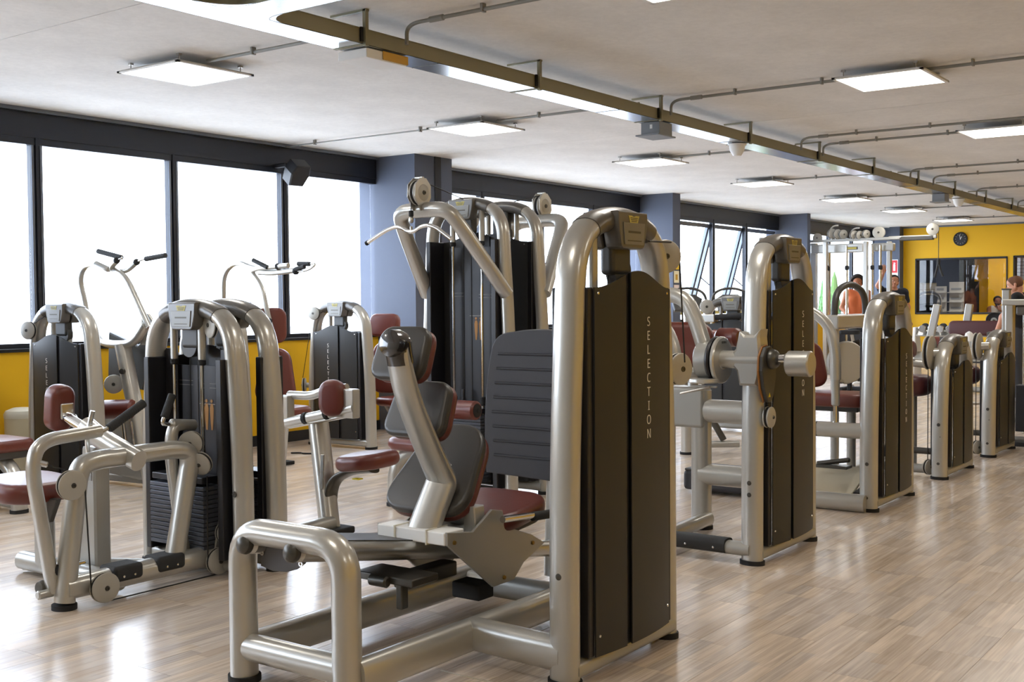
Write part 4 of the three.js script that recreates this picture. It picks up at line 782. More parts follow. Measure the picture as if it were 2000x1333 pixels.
function latMachine(name, label, z, deg, o = {}) {
  const t = new Thing(name, label, 'gym machine', [-4.88, z]);
  const s = deg === 180 ? 1 : -1;
  tower(t, -4.88, z, deg, 2.085, { plates: 20, heads: [-1], text: false, span: 0.72, ra: 0.052, rb: 0.038, rods: [0.12, -0.13] });
  t.frame(-4.88, z, deg === 180 ? 0 : 180);
  bar(t, 'yoke', [[-0.345, 1.4, 0.02], [-0.24, 1.86, 0.4], [-0.2, 1.95, 0.47], [0.2, 1.95, 0.47], [0.24, 1.86, 0.4], [0.345, 1.4, 0.02]], 0.05, 0.044, [1, 0, 0], M.silver, [0.14, 0.1, 0.1, 0.14]);
  pulley(t, [0, 2.06, 0.5], [1, 0, 0], 0.085, null, 0.05);
  t.add('pulley_plate', [...[-0.031, 0.031].map((x) => place(poly([[0.03, -0.12], [0.085, -0.03], [0.08, 0.05], [0.03, 0.095], [-0.03, 0.095], [-0.075, 0.05], [-0.075, -0.03], [-0.03, -0.1]], 0.008, 0.002), [x, 2.06, 0.5], [-1, 0, 0])), box(-0.034, 0.034, 2.15, 2.163, 0.49, 0.51, 0.003)], M.steel);
  t.add('cable', [rod([0, 2.14, 0.48], [0, 2.05, 0.04], 0.0035, 6), rod([0, 2.0, 0.585], [0, 1.91, 0.585], 0.0035, 6)], M.cable);
  if (o.bar) {
    const b = new Thing('pulldown_bar', 'bent chrome pulldown bar hanging from the front pulley of the nearer lat machine', 'bar', [-4.88, -5.6], null, 1.72);
    b.frame(-4.88, z, 0);
    b.add('bar', tube([[-0.39, 1.745, 0.585], [-0.2, 1.83, 0.585], [-0.1, 1.845, 0.585], [0, 1.79, 0.585], [0.1, 1.845, 0.585], [0.2, 1.83, 0.585], [0.33, 1.745, 0.585]], 0.013, 0.06), M.chrome);
    b.add('end_cap', rod([-0.4, 1.74, 0.585], [-0.375, 1.752, 0.585], 0.0155), M.rubber);
    b.add('snap_hook', [rod([0, 1.79, 0.585], [0, 1.84, 0.585], 0.009), turned([[0.01, 0], [0.016, 0.01], [0.016, 0.03], [0.01, 0.04]], [0, 1.86, 0.585], [0, 1, 0], 12)], M.steel);
    b.add('cable_stop', rod([0, 1.9, 0.585], [0, 1.94, 0.585], 0.016), M.rubber);
  }
  if (o.station) {
    bar(t, 'seat_leg', [[-0.21, 0.03, 0.54], [-0.21, 0.24, 0.54], [-0.14, 0.35, 0.5], [0.02, 0.37, 0.44]], 0.045, 0.045, [0, 0, 1], M.silver, 0.14);
    foot(t, -0.21, 0.54, 0.045, 0.045);
    bar(t, 'base_tube', [[-0.2, 0.14, 0.53], [0.1, 0.14, 0.02]], 0.045, 0.04, [0, 1, 0], M.silver2);
    bar(t, 'base_tube', [[-0.18, 0.03, 0.52], [0.02, 0.03, 0.02]], 0.012, 0.035, [0, 1, 0], M.silver);
    padAt(t, 'seat', 0.42, 0.36, 0.085, [-0.06, 0.415, 0.42], [0, 1, 0], { r: 0.08, up: [0, 0, 1], soft: 0.04 });
    const rl = t.add('thigh_roller', turned([[0, 0], [0.05, 0], [0.062, 0.012], [0.062, 0.2], [0.05, 0.212], [0, 0.212]], [0.17, 0.65, 0.4], [1, 0, 0], 24), M.leather);
    t.add('roller_cap', turned([[0.045, 0], [0.04, 0.006], [0.015, 0.008], [0.012, 0.014], [0, 0.015]], [0.382, 0.65, 0.4], [1, 0, 0], 20), M.rubber, rl);
    t.add('thigh_roller', turned([[0, 0], [0.05, 0], [0.062, 0.012], [0.062, 0.2], [0.05, 0.212], [0, 0.212]], [-0.3, 0.65, 0.4], [1, 0, 0], 24), M.leather);
    bar(t, 'roller_bar', [[-0.1, 0.65, 0.4], [0.38, 0.65, 0.4]], 0.016, 0.016, [0, 1, 0], M.chrome);
    bar(t, 'roller_post', [[0.03, 0.15, 0.18], [0.03, 0.62, 0.34], [0.03, 0.65, 0.4]], 0.03, 0.025, [1, 0, 0], M.silver2);
    t.add('selector_pin', [rod([-0.02, 0.6, 0.08], [-0.02, 0.6, 0.12], 0.006), rod([-0.02, 0.68, 0.1], [0.0, 0.56, 0.12], 0.004, 6)], M.rubber);
  }
}
latMachine('lat_pulldown_machine', 'tall lat pulldown with curved silver yoke, weight stack facing the camera', -6.2, 180, { bar: true, station: true });
latMachine('lat_pulldown_machine', 'second lat pulldown, back to back behind the one with the hanging bar', -6.6, 0);

// ---------------------------------------------------------------- row along the windows
function tractionMachine(label, z, ax, o = {}) { // tower towards the camera, overhead arms and seat behind it
  const t = new Thing('vertical_traction_machine', label, 'gym machine', [ax, z]);
  tower(t, ax, z, 0, 1.395, { flip: -1, span: 0.76 });
  pulley(t, [-0.32, 1.165, 0.08], [0.25, 0, 1], 0.066);
  t.add('cable', rod([-0.3, 1.21, 0.06], [-0.1, 1.3, 0.03], 0.003, 6), M.cable);
  const dz = -0.4;
  if (o.arms) {
    const arm = (k) => { // side arm rising from the yoke, bowing in at the top; grip at its end
      const a = bar(t, 'overhead_arm', [[k * 0.3, 1.14, dz], [k * 0.34, 1.37, dz], [k * 0.385, 1.55, dz + 0.02], [k * 0.29, 1.66, dz + 0.02], [k * 0.06, 1.63, dz + 0.02], [k * -0.02, 1.6, dz + 0.02], [k * 0.12, 1.655, dz + 0.05]].map(o.armMap || ((p) => p)), 0.021, 0.021, [0, 0, 1], M.silver, 0.1);
      return a;
    };
    arm(-1);
    bar(t, 'overhead_arm', [[0.44, 1.18, dz], [0.2, 1.52, dz], [0.13, 1.57, dz], [0.04, 1.6, dz], [0.02, 1.625, dz + 0.02], [0.13, 1.672, dz + 0.04]], 0.021, 0.021, [0, 0, 1], M.silver, 0.09);
    bar(t, 'arm_branch', [[0.02, 1.6, dz - 0.02], [0.14, 1.59, dz - 0.03], [0.26, 1.655, dz - 0.03]], 0.018, 0.018, [0, 0, 1], M.silver, 0.07);
    t.add('arm_cap', rod([0.115, 1.665, dz + 0.04], [0.14, 1.68, dz + 0.045], 0.024), M.rubber); t.add('arm_cap', rod([0.25, 1.652, dz - 0.03], [0.275, 1.664, dz - 0.03], 0.024), M.rubber);
    t.add('grip_stem', [tube([[0.135, 1.675, dz + 0.04], [0.18, 1.685, dz + 0.04], [0.17, 1.695, dz + 0.03]], 0.008, 0.02), tube([[0.27, 1.66, dz - 0.03], [0.33, 1.675, dz - 0.03], [0.38, 1.68, dz - 0.03]], 0.008, 0.03)], M.chrome);
    gripOn(t, [0.17, 1.692, dz + 0.03], [-0.12, 1.748, dz + 0.03], 0.019);
    gripOn(t, [0.37, 1.678, dz - 0.03], [0.6, 1.697, dz - 0.03], 0.019);
  }
  // yoke and mast
  bar(t, 'yoke', [[-0.32, 1.18, dz], [-0.13, 1.07, dz], [-0.02, 1.05, dz], [0.2, 1.055, dz], [0.3, 1.1, dz], [0.4, 1.2, dz]], 0.034, 0.03, [0, 0, 1], M.silver, 0.1);
  bar(t, 'mast', [[0.12, 1.05, dz], [0.22, 0.7, dz], [0.36, 0.05, dz - 0.05]], 0.05, 0.06, [1, 0, 0], M.silver, 0.4);
  t.add('yoke_joint', [turned([[0, 0], [0.03, 0], [0.034, 0.01], [0.03, 0.05], [0, 0.054]], [-0.34, 1.19, dz - 0.02], [-0.4, 0.3, 0.8], 18)], M.bolt);
  t.add('yoke_plate', place(poly([[-0.06, -0.11], [0.05, -0.11], [0.07, 0.06], [0.02, 0.12], [-0.04, 0.12]], 0.02, 0.004), [0.33, 1.16, dz - 0.06], [0.3, 0, 1]), M.silver2);
  t.add('mast_bolt', turned([[0, 0], [0.022, 0], [0.02, 0.02], [0, 0.025]], [0.2, 0.86, dz + 0.06], [0.5, 0, 1], 14), M.bolt);
  t.add('back_cover', [place(poly([[-0.28, -0.2], [0.1, -0.25], [0.2, 0.0], [0.16, 0.17], [0.05, 0.08], [-0.26, 0.18]], 0.05, 0.01), [0.1, 0.96, dz - 0.12], [0.1, 0, 1])], M.consoleDark);
  padAt(t, 'back_pad', 0.24, 0.24, 0.09, [0.36, 0.89, dz - 0.18], [0.5, 0.1, 0.8], { r: 0.04 });
  const rl = t.add('leg_roller', turned([[0, 0], [0.055, 0], [0.07, 0.014], [0.07, 0.26], [0.055, 0.275], [0, 0.275]], [0.02, 0.575, dz + 0.1], [1, 0.05, -0.3], 24), M.leather);
  t.add('roller_cap', turned([[0, 0.012], [0.03, 0.01], [0.038, 0]].reverse(), [0.02, 0.575, dz + 0.1], [-1, -0.05, 0.3], 18), M.rubber, rl);
  t.add('frame_box', [box(-0.2, 0.38, 0.05, 0.52, dz - 0.1, dz - 0.02, 0.03)], M.silver2);
  pulley(t, [0.06, 0.76, dz + 0.04], [0.7, 0, 0.7], 0.07);
  t.add('adjust_pin', [rod([0.22, 0.5, dz + 0.08], [0.24, 0.2, dz + 0.06], 0.014), rod([0.3, 0.5, dz + 0.07], [0.33, 0.22, dz + 0.06], 0.01)], M.chrome);
  bar(t, 'base_tube', [[-0.3, 0.05, dz - 0.02], [0.6, 0.05, dz - 0.1]], 0.03, 0.03, [0, 1, 0], M.silver2);
  return t;
}
tractionMachine('window-side machine at far left, overhead arms with two splayed black grips', -4.75, -7.42, { arms: true });
{
  const t = new Thing('shoulder_press_machine', 'window-side machine with tall maroon backrest and overhead arms, behind the seated row tower', 'gym machine', [-7.5, -6.4]);
  tower(t, -7.6, -6.24, 0, 1.395, { flip: -1, span: 0.76 });
  t.world();
  const z = -6.6;
  bar(t, 'overhead_arm', [[-7.92, 0.9, z], [-7.9, 1.62, z], [-7.72, 1.715, z], [-7.5, 1.64, z], [-7.2, 1.635, z]], 0.023, 0.023, [0, 0, 1], M.silver, 0.12);
  bar(t, 'overhead_arm', [[-7.24, 0.95, z], [-7.36, 1.32, z], [-7.41, 1.5, z], [-7.55, 1.625, z], [-7.42, 1.645, z + 0.03], [-7.05, 1.66, z + 0.03]], 0.021, 0.021, [0, 0, 1], M.silver, 0.09);
  bar(t, 'press_bar', [[-7.42, 1.61, z + 0.02], [-7.25, 1.6, z + 0.02], [-6.98, 1.617, z + 0.02]], 0.022, 0.022, [0, 0, 1], M.silver, 0.1);
  t.add('bar_collar', [rod([-7.19, 1.655, z + 0.03], [-7.16, 1.655, z + 0.03], 0.028), rod([-6.99, 1.61, z + 0.02], [-6.96, 1.613, z + 0.02], 0.03)], M.rubber);
  t.add('grip_loop', tube([[-6.97, 1.61, z + 0.02], [-6.86, 1.61, z + 0.02], [-6.77, 1.64, z + 0.02], [-6.765, 1.67, z + 0.0], [-6.82, 1.668, z]], 0.009, 0.05), M.chrome);
  gripOn(t, [-6.83, 1.667, z], [-6.97, 1.672, z], 0.019);
  gripOn(t, [-6.97, 1.625, z + 0.03], [-6.86, 1.645, z + 0.03], 0.02);
  gripOn(t, [-7.28, 1.65, z + 0.05], [-7.46, 1.715, z + 0.05], 0.019);
  padAt(t, 'head_pad', 0.26, 0.3, 0.09, [-7.36, 1.16, z - 0.05], [0.75, 0.1, 0.66], { r: 0.06 });
  padAt(t, 'back_pad', 0.36, 0.46, 0.1, [-7.31, 0.74, z - 0.05], [0.6, 0.1, 0.8], { r: 0.14, wTop: 0.24 });
  padAt(t, 'seat', 0.36, 0.34, 0.08, [-7.06, 0.46, z + 0.06], [0, 1, 0], { r: 0.1, up: [0, 0, 1], soft: 0.035 });
  t.add('adjust_knob', [rod([-7.33, 1.2, z + 0.06], [-7.27, 1.2, z + 0.06], 0.008), turned([[0, 0], [0.022, 0.004], [0.028, 0.02], [0.022, 0.036], [0, 0.04]], [-7.28, 1.2, z + 0.06], [1, 0, 0], 16)], M.rubber);
  bar(t, 'seat_post', [[-7.2, 0.02, z], [-7.12, 0.42, z + 0.02]], 0.03, 0.04, [1, 0, 0], M.silver);
  t.add('post_slot', [box(-7.19, -7.16, 0.16, 0.26, z + 0.04, z + 0.05)], M.black);
  t.add('post_foot', box(-7.27, -7.1, 0, 0.03, z - 0.06, z + 0.06, 0.008), M.rubber);
}
{
  const t = new Thing('chest_press_machine', 'window-side machine with dark blue-black lettered shroud standing next to the first pillar', 'gym machine', [-7.6, -7.9]);
  tower(t, -7.6, -7.73, 0, 1.395, { flip: -1, span: 0.74 });
  pulley(t, [-0.27, 1.25, 0.08], [0.25, 0, 1], 0.062);
  pulley(t, [-0.5, 0.56, 0.0], [-0.75, 0, 0.65], 0.07);
  t.add('pulley_axle', rod([-0.49, 0.56, 0], [-0.37, 0.56, 0], 0.025), M.silver);
  t.add('cable', [rod([-0.52, 0.62, 0.0], [-0.38, 1.12, 0.02], 0.003, 6), rod([-0.33, 1.21, 0.06], [-0.1, 1.3, 0.03], 0.003, 6)], M.cable);
  t.world();
  const z = -8.25;
  padAt(t, 'head_pad', 0.3, 0.22, 0.09, [-7.5, 1.13, z + 0.02], [0.3, 0.1, 0.95], { r: 0.05 });
  padAt(t, 'back_pad', 0.3, 0.5, 0.1, [-7.5, 0.72, z], [0.5, 0.1, 0.85], { r: 0.1, wTop: 0.26 });
  padAt(t, 'seat', 0.34, 0.34, 0.08, [-7.3, 0.41, z + 0.1], [0, 1, 0], { r: 0.1, up: [0, 0, 1], soft: 0.035 });
  bar(t, 'seat_frame', [[-7.52, 0.4, z + 0.02], [-7.42, 0.3, z + 0.04], [-7.22, 0.02, z + 0.06]], 0.025, 0.035, [1, 0, 0], M.silver2, 0.06);
  bar(t, 'base_tube', [[-7.3, 0.06, z], [-6.75, 0.06, z]], 0.03, 0.03, [0, 1, 0], M.silver2);
}
{ // left edge: only its seat shows
  const t = new Thing('edge_bench', 'maroon seat on a curved silver leg, cut by the left photo edge', 'bench', [-7.15, -4.1]);
  padAt(t, 'seat', 0.46, 0.36, 0.08, [-7.22, 0.43, -4.1], [0, 1, 0], { r: 0.08, up: [0, 0, 1], soft: 0.03 });
  t.add('seat_pan', place(cushion(rrect(0.38, 0.26, 0.06), 0.06, 0.02), [-7.22, 0.375, -4.1], [0, 1, 0], [0, 0, 1]), M.backing);
  bar(t, 'leg', [[-7.26, 0.33, -4.1], [-7.08, 0.32, -4.1], [-6.965, 0.2, -4.1], [-6.95, 0.02, -4.1]], 0.05, 0.045, [0, 0, 1], M.silver, 0.14);
  foot(t, -6.95, -4.1, 0.05, 0.045);
  bar(t, 'base_tube', [[-7.6, 0.07, -4.1], [-6.95, 0.07, -4.1]], 0.045, 0.045, [0, 1, 0], M.silver2);
}
{
  const t = new Thing('waste_bin', 'beige round-topped bin against the yellow wall at far left', 'bin', [-8.05, -4.72]);
  t.add('body', turned([[0, 0], [0.105, 0], [0.115, 0.012], [0.12, 0.48], [0.12, 0.5], [0, 0.5]], [-8.08, 0, -4.8], [0, 1, 0], 36), std('#cfc4a4', { roughness: 0.5 }));
  t.add('lid', turned([[0.123, 0], [0.124, 0.03], [0.11, 0.055], [0.06, 0.075], [0, 0.08]], [-8.08, 0.5, -4.8], [0, 1, 0], 36), std('#d8d2bd', { roughness: 0.45 }));
}
{ // loudspeaker under the window head
  const t = new Thing('wall_speaker', 'black loudspeaker tilted down from the window head beside the third window post', 'speaker', [-8.1, -7.62], null, 2.5);
  t.add('cabinet', place(toCreasedNormals(poly([[-0.08, -0.11], [0.08, -0.11], [0.105, 0.02], [0.08, 0.11], [-0.08, 0.11], [-0.105, 0.02]], 0.15, 0.012), 0.3), [-8.09, 2.59, -7.66], [0.7, -0.55, 0.1]), M.black);
  t.add('grille', place(poly([[-0.07, -0.1], [0.07, -0.1], [0.09, 0.02], [0.07, 0.095], [-0.07, 0.095], [-0.09, 0.02]], 0.006, 0.001), [-8.034, 2.546, -7.652], [0.7, -0.55, 0.1]), M.consoleDark);
  t.add('wall_bracket', [box(-8.3, -8.14, 2.64, 2.68, -7.63, -7.57, 0.006)], M.black);
}
{
  const t = new Thing('rubber_strap', 'short black strap left lying on the floor near the yellow wall', 'strap', [-7.3, -7.3]);
  t.add('strap', tube([[-7.62, 0.008, -7.1], [-7.54, 0.008, -7.16], [-7.5, 0.008, -7.12], [-7.38, 0.008, -7.2]], 0.007, 0.04, { seg: 8 }), M.rubber);
}

// ---------------------------------------------------------------- far part of the hall
{
  const t = new Thing('biceps_machine', 'machine with black lettered shroud and grey cable wheel standing before the far open windows', 'gym machine', [-5.1, -10.9]);
  tower(t, -5.1, -10.9, 0, 1.415, { span: 0.72, text: false });
  pulley(t, [-0.27, 1.28, 0.06], [0.3, 0, 1], 0.075);
  t.world();
  t.add('cross_handle', [rod([-5.28, 1.17, -10.78], [-4.9, 1.19, -10.78], 0.03, 16)], M.rubber);
  t.add('handle_block', box(-5.38, -5.24, 1.12, 1.2, -10.83, -10.74, 0.01), M.steel);
  bar(t, 'base_tube', [[-5.5, 0.22, -10.75], [-4.6, 0.22, -10.75]], 0.045, 0.04, [0, 1, 0], M.silver2);
  bar(t, 'pad_arm', [[-5.2, 0.98, -10.7], [-4.85, 0.93, -10.7], [-4.55, 0.86, -10.7]], 0.03, 0.03, [0, 1, 0], M.consoleDark);
  t.add('roller_pad', turned([[0, 0], [0.05, 0], [0.06, 0.012], [0.06, 0.1], [0.05, 0.11], [0, 0.11]], [-5.24, 0.99, -10.7], [1, -0.1, 0], 18), M.leather);
}
{
  const t = new Thing('preacher_bench', 'silver bench leg with dark brace behind the pivot machine frame', 'bench', [-4.7, -9.1]);
  bar(t, 'leg', [[-4.65, 0.02, -8.98], [-4.65, 0.62, -8.98]], 0.05, 0.045, [0, 0, 1]);
  foot(t, -4.65, -8.98, 0.045, 0.05);
  bar(t, 'brace', [[-4.6, 0.56, -9.05], [-4.4, 0.12, -9.2]], 0.02, 0.03, [0, 0, 1], M.bolt);
  bar(t, 'base_tube', [[-4.7, 0.08, -9.0], [-4.3, 0.08, -9.3]], 0.03, 0.03, [0, 1, 0], M.silver2);
  padAt(t, 'arm_pad', 0.5, 0.4, 0.1, [-4.75, 0.7, -9.1], [-0.4, 0.9, 0], { r: 0.06, up: [0, 0, 1] });
}
function hoopBike(label, x, z, turn) {
  const t = new Thing('cross_trainer', label, 'cross trainer', [x, z]);
  t.frame(x, z, turn);
  t.add('hoop_handle', tube([[-0.24, 1.2, 0.02], [-0.24, 1.42, 0], [-0.1, 1.5, -0.02], [0.1, 1.5, -0.02], [0.24, 1.42, 0], [0.24, 1.2, 0.02]], 0.017, 0.14), M.consoleDark);
  t.add('console', place(toCreasedNormals(poly([[-0.16, -0.1], [0.16, -0.1], [0.19, 0.06], [0.1, 0.12], [-0.1, 0.12], [-0.19, 0.06]], 0.07, 0.012), 0.4), [0, 1.3, 0], [0, 0.4, 1]), M.consoleDark);
  t.add('column', oval([[0, 0.1, 0], [0, 1.25, -0.05]], 0.05, 0.06, [1, 0, 0]), M.silver);
  t.add('swing_handle', tube([[-0.26, 0.4, 0], [-0.28, 0.9, 0.04], [-0.24, 1.15, 0.12]], 0.018, 0.1), M.white);
  t.add('swing_handle', tube([[0.26, 0.4, 0], [0.28, 0.9, 0.04], [0.24, 1.15, 0.12]], 0.018, 0.1), M.white);
  t.add('drive_housing', turned([[0, 0], [0.26, 0], [0.3, 0.03], [0.3, 0.13], [0.26, 0.16], [0, 0.16]], [-0.08, 0.38, -0.2], [1, 0, 0], 32), M.silver2);
  t.add('base', box(-0.28, 0.28, 0, 0.08, -0.6, 0.7, 0.03), M.black);
  t.add('pedal', [box(-0.3, -0.14, 0.22, 0.26, 0.1, 0.45, 0.015)], M.rubber);
  t.add('pedal', [box(0.14, 0.3, 0.3, 0.34, 0.05, 0.4, 0.015)], M.rubber);
}
hoopBike('cross trainer with dark hoop handle by the far windows, left of two', -6.72, -13.0, 30);
hoopBike('cross trainer with dark hoop handle by the far windows, right of two', -6.55, -13.9, 30);
{ // notices on the second pillar
  const sheets = [['yellow notice sheet on the second pillar, topmost of the stack of notices', '#e9c21d', 1.79, 1.97], ['pale notice sheet on the second pillar, just under the yellow one', '#eee6c4', 1.6, 1.77], ['pale red-marked notice sheet on the second pillar, lowest of the notices', '#e7d6cf', 1.36, 1.57]];
  sheets.forEach(([l, c, a, b], i) => { const o = mesh('notice_sheet', [box(-7.769, -7.766, a, b, -14.78, -14.63)], std(c)); tag(o, l, 'notice', 'notices on the second pillar'); const k = fin(new THREE.Mesh(box(-7.766, -7.7655, a + 0.04, b - 0.05, -14.74, -14.67), std(i === 2 ? '#c23a2a' : '#c79a2a'))); k.name = 'print'; o.add(k); });
}
{ // signs on the dark return wall
  const t = new Thing('fire_sign', 'red fire-equipment sign with white lower strip on the dark return wall', 'sign', [-7.79, -24.59], null, 1.8);
  t.add('panel', box(-7.875, -7.715, 1.8, 2.18, -24.598, -24.588), M.white);
  t.add('red_field', box(-7.865, -7.725, 1.9, 2.165, -24.588, -24.586), std('#c9202c'));
  t.add('extinguisher_symbol', [clean(poly([[-0.022, -0.09], [0.022, -0.09], [0.022, 0.04], [0.008, 0.06], [0.008, 0.075], [0.03, 0.06], [0.03, 0.07], [0.0, 0.09], [-0.012, 0.09], [-0.012, 0.06], [-0.022, 0.04]], 0.002, 0.0003)).translate(-7.79, 2.03, -24.585)], M.white);
  const y = new Thing('yellow_notice', 'yellow and white notice under the red sign on the return wall', 'notice', [-7.8, -24.59], null, 1.6);
  y.add('sheet', box(-7.87, -7.73, 1.59, 1.76, -24.598, -24.59), M.white);
  y.add('yellow_field', box(-7.85, -7.78, 1.63, 1.74, -24.59, -24.588), std('#e8cf1f'));
  const b = new Thing('wall_cabinet', 'brown wooden cabinet on the dark return wall under the notices', 'cabinet', [-7.82, -24.5], null, 1.2);
  b.add('body', box(-7.9, -7.72, 1.2, 1.55, -24.6, -24.42, 0.006), std('#7a4128', { roughness: 0.5 }));
  b.add('door', box(-7.89, -7.73, 1.21, 1.54, -24.42, -24.405, 0.004), std('#86492d', { roughness: 0.5 }));
}
{ // clock
  const t = new Thing('wall_clock', 'round black wall clock high on the yellow far wall', 'clock', [-6.5, -24.84], null, 2.58);
  const c = [-6.5, 2.58, -24.845];
  t.add('rim', turned([[0, 0], [0.142, 0], [0.146, 0.012], [0.138, 0.032], [0.122, 0.034], [0.118, 0.02], [0, 0.02]], c, [0, 0, 1], 40), M.black);
  t.add('dial', turned([[0.118, 0.021], [0, 0.0212]], c, [0, 0, 1], 40), std('#20242b', { roughness: 0.4 }));
  t.add('hour_mark', Array.from({ length: 12 }, (_, i) => { const a = i * Math.PI / 6; return clean(box(-0.004, 0.004, 0.088, 0.108, 0.0215, 0.0225)).rotateZ(a).translate(...c); }), M.disc);
  t.add('hour_hand', clean(box(-0.005, 0.005, -0.01, 0.06, 0.0235, 0.0245)).rotateZ(-0.55).translate(...c), M.white);
  t.add('minute_hand', clean(box(-0.0035, 0.0035, -0.015, 0.09, 0.025, 0.026)).rotateZ(0.15).translate(...c), M.white);
}
{ // large cable rig
  const t = new Thing('cable_crossover_rig', 'large silver cable crossover rig with a row of wheels along its top beam', 'gym machine', [-7.0, -20.2]);
  const z = -20, px = (p) => -7.78 + (p - 1590) / 111, py = (q) => 1.35 + (584 - q) / 110;
  for (const [p, w, d] of [[1590, 0.11, 0], [1695, 0.075, 0], [1730, 0.07, -0.3], [1604, 0.07, -0.35]]) t.add('post', box(px(p) - w / 2, px(p) + w / 2, 0, 2.36, z + d - 0.05, z + d + 0.05, 0.012), M.silver);
  for (const [p, d] of [[1627, 0.25], [1610, -0.2], [1659, 0.05], [1704, -0.1], [1718, -0.15]]) { const r = t.add('guide_rod', rod([px(p), 0.05, z + d], [px(p), 2.3, z + d], 0.022, 12), M.chrome); t.add('rod_bumper', rod([px(p), 1.86, z + d], [px(p), 1.94, z + d], 0.036, 12), M.rubber, r); }
  t.add('front_post', box(px(1627) - 0.035, px(1627) + 0.035, 0, 2.35, z + 0.3, z + 0.36, 0.01), M.silver);
  t.add('crossbeam', box(px(1585), px(1692), 2.17, 2.33, z - 0.06, z + 0.06, 0.02), M.silver);
  t.add('crossbeam', box(px(1695), px(1740), 2.19, 2.33, z - 0.36, z - 0.24, 0.02), M.silver);
  const pl = t.add('label_plate', box(px(1659), px(1681), 2.22, 2.27, z + 0.06, z + 0.066), M.black);
  t.add('label_field', box(px(1661), px(1679), 2.228, 2.262, z + 0.066, z + 0.068), emblemMat, pl);
  t.add('top_rail', [box(px(1555), px(1765), 2.37, 2.42, z - 0.05, z + 0.05, 0.012)], M.silver2);
  t.add('side_arm', box(px(1740), px(1830), 2.37, 2.43, z - 0.04, z + 0.04, 0.012), M.silver2);
  t.add('arm_sleeve', box(px(1760), px(1824), 2.345, 2.418, z - 0.05, z + 0.05, 0.015), M.consoleDark);
  for (const [p, q, r, ax] of [[1598, 463, 0.085, [0.1, 0, 1]], [1721, 457, 0.108, [0.1, 0, 1]], [1823, 455, 0.105, [0.1, 0, 1]], [1628, 456, 0.09, [0.8, 0, 0.6]], [1639, 457, 0.088, [0.8, 0, 0.6]], [1650, 458, 0.085, [0.8, 0, 0.6]], [1672, 460, 0.08, [0.8, 0, 0.6]], [1683, 461, 0.08, [0.8, 0, 0.6]], [1696, 459, 0.075, [0.8, 0, 0.6]]]) {
    pulley(t, [px(p), py(q), z + 0.02], ax, r, null, 0.05);
    t.add('wheel_bracket', box(px(p) - 0.03, px(p) + 0.03, 2.41, py(q), z - 0.045, z - 0.03, 0.004), M.bolt);
  }
  t.add('wheel_guard', tube([[px(1622), 2.42, z], [px(1622), 2.58, z], [px(1630), 2.66, z], [px(1640), 2.66, z]], 0.014, 0.06), M.silver);
  t.add('wheel_guard', tube([[px(1665), 2.42, z], [px(1665), 2.54, z], [px(1673), 2.6, z], [px(1682), 2.6, z]], 0.014, 0.06), M.silver);
  t.add('cable', rod([px(1833), 2.5, z], [px(1833), 1.98, z], 0.006, 6), M.cable);
  t.add('handle_straps', [tube([[px(1833), 1.98, z], [px(1830), 1.84, z], [px(1826), 1.7, z]], 0.018, 0.04), tube([[px(1833), 1.98, z], [px(1836), 1.84, z], [px(1841), 1.72, z]], 0.018, 0.04), rod([px(1833), 1.92, z], [px(1833), 2.02, z], 0.028, 12)], M.grip);
  t.add('weight_stack', [box(px(1640), px(1690), 0.1, 0.75, z - 0.2, z - 0.05, 0.01)], M.shroudDark);
  t.add('base', box(px(1585), px(1745), 0, 0.07, z - 0.4, z + 0.1, 0.02), M.silver2);
}
// free weights in front of the far wall
{
  const z = -18;
  const t = new Thing('dumbbell_rack', 'pale rack against the far yellow wall holding a row of dumbbells', 'rack', [-4.9, -18.3]);
  t.add('end_panel', place(poly([[-0.22, 0], [0.22, 0], [0.18, 0.6], [0.06, 0.9], [-0.1, 0.9]], 0.05, 0.01), [-5.45, 0, -18.3], [1, 0, 0]), M.white);
  t.add('end_panel', place(poly([[-0.22, 0], [0.22, 0], [0.18, 0.6], [0.06, 0.9], [-0.1, 0.9]], 0.05, 0.01), [-4.2, 0, -18.3], [1, 0, 0]), M.white);
  t.add('shelf', place(box(-0.6, 0.6, -0.12, 0.12, -0.012, 0.012, 0.004), [-4.83, 0.82, -18.28], [0, 0.9, 0.45]), M.silver2);
  t.add('shelf', place(box(-0.6, 0.6, -0.12, 0.12, -0.012, 0.012, 0.004), [-4.83, 0.45, -18.2], [0, 0.9, 0.45]), M.silver2);
  const first = new Thing('dumbbell', 'leftmost round chrome and black dumbbell on the top shelf of the rack', 'dumbbell', [-5.3, -18.24], 'dumbbells on the far rack', 0.87);
  const prof = [[0, 0], [0.05, 0], [0.058, 0.008], [0.058, 0.05], [0.05, 0.058], [0, 0.058]];
  first.add('head', turned(prof, [-5.3, 0.905, -18.3], [0, 0, 1], 18), M.black);
  first.add('head', turned(prof, [-5.3, 0.875, -18.14], [0, 0, 1], 18), M.chrome);
  first.add('grip_bar', rod([-5.3, 0.9, -18.25], [-5.3, 0.88, -18.13], 0.016, 12), M.chrome);
  const ord = ['second', 'third', 'fourth', 'fifth', 'sixth', 'seventh', 'eighth'];
  for (let i = 1; i < 8; i++) { const c = first.o.clone(); c.name = numbered('dumbbell'); c.position.x += i * 0.135; c.userData = { ...c.userData, label: `${ord[i - 1]} dumbbell from the left on the top shelf of the far rack` }; scene.add(c); }
}
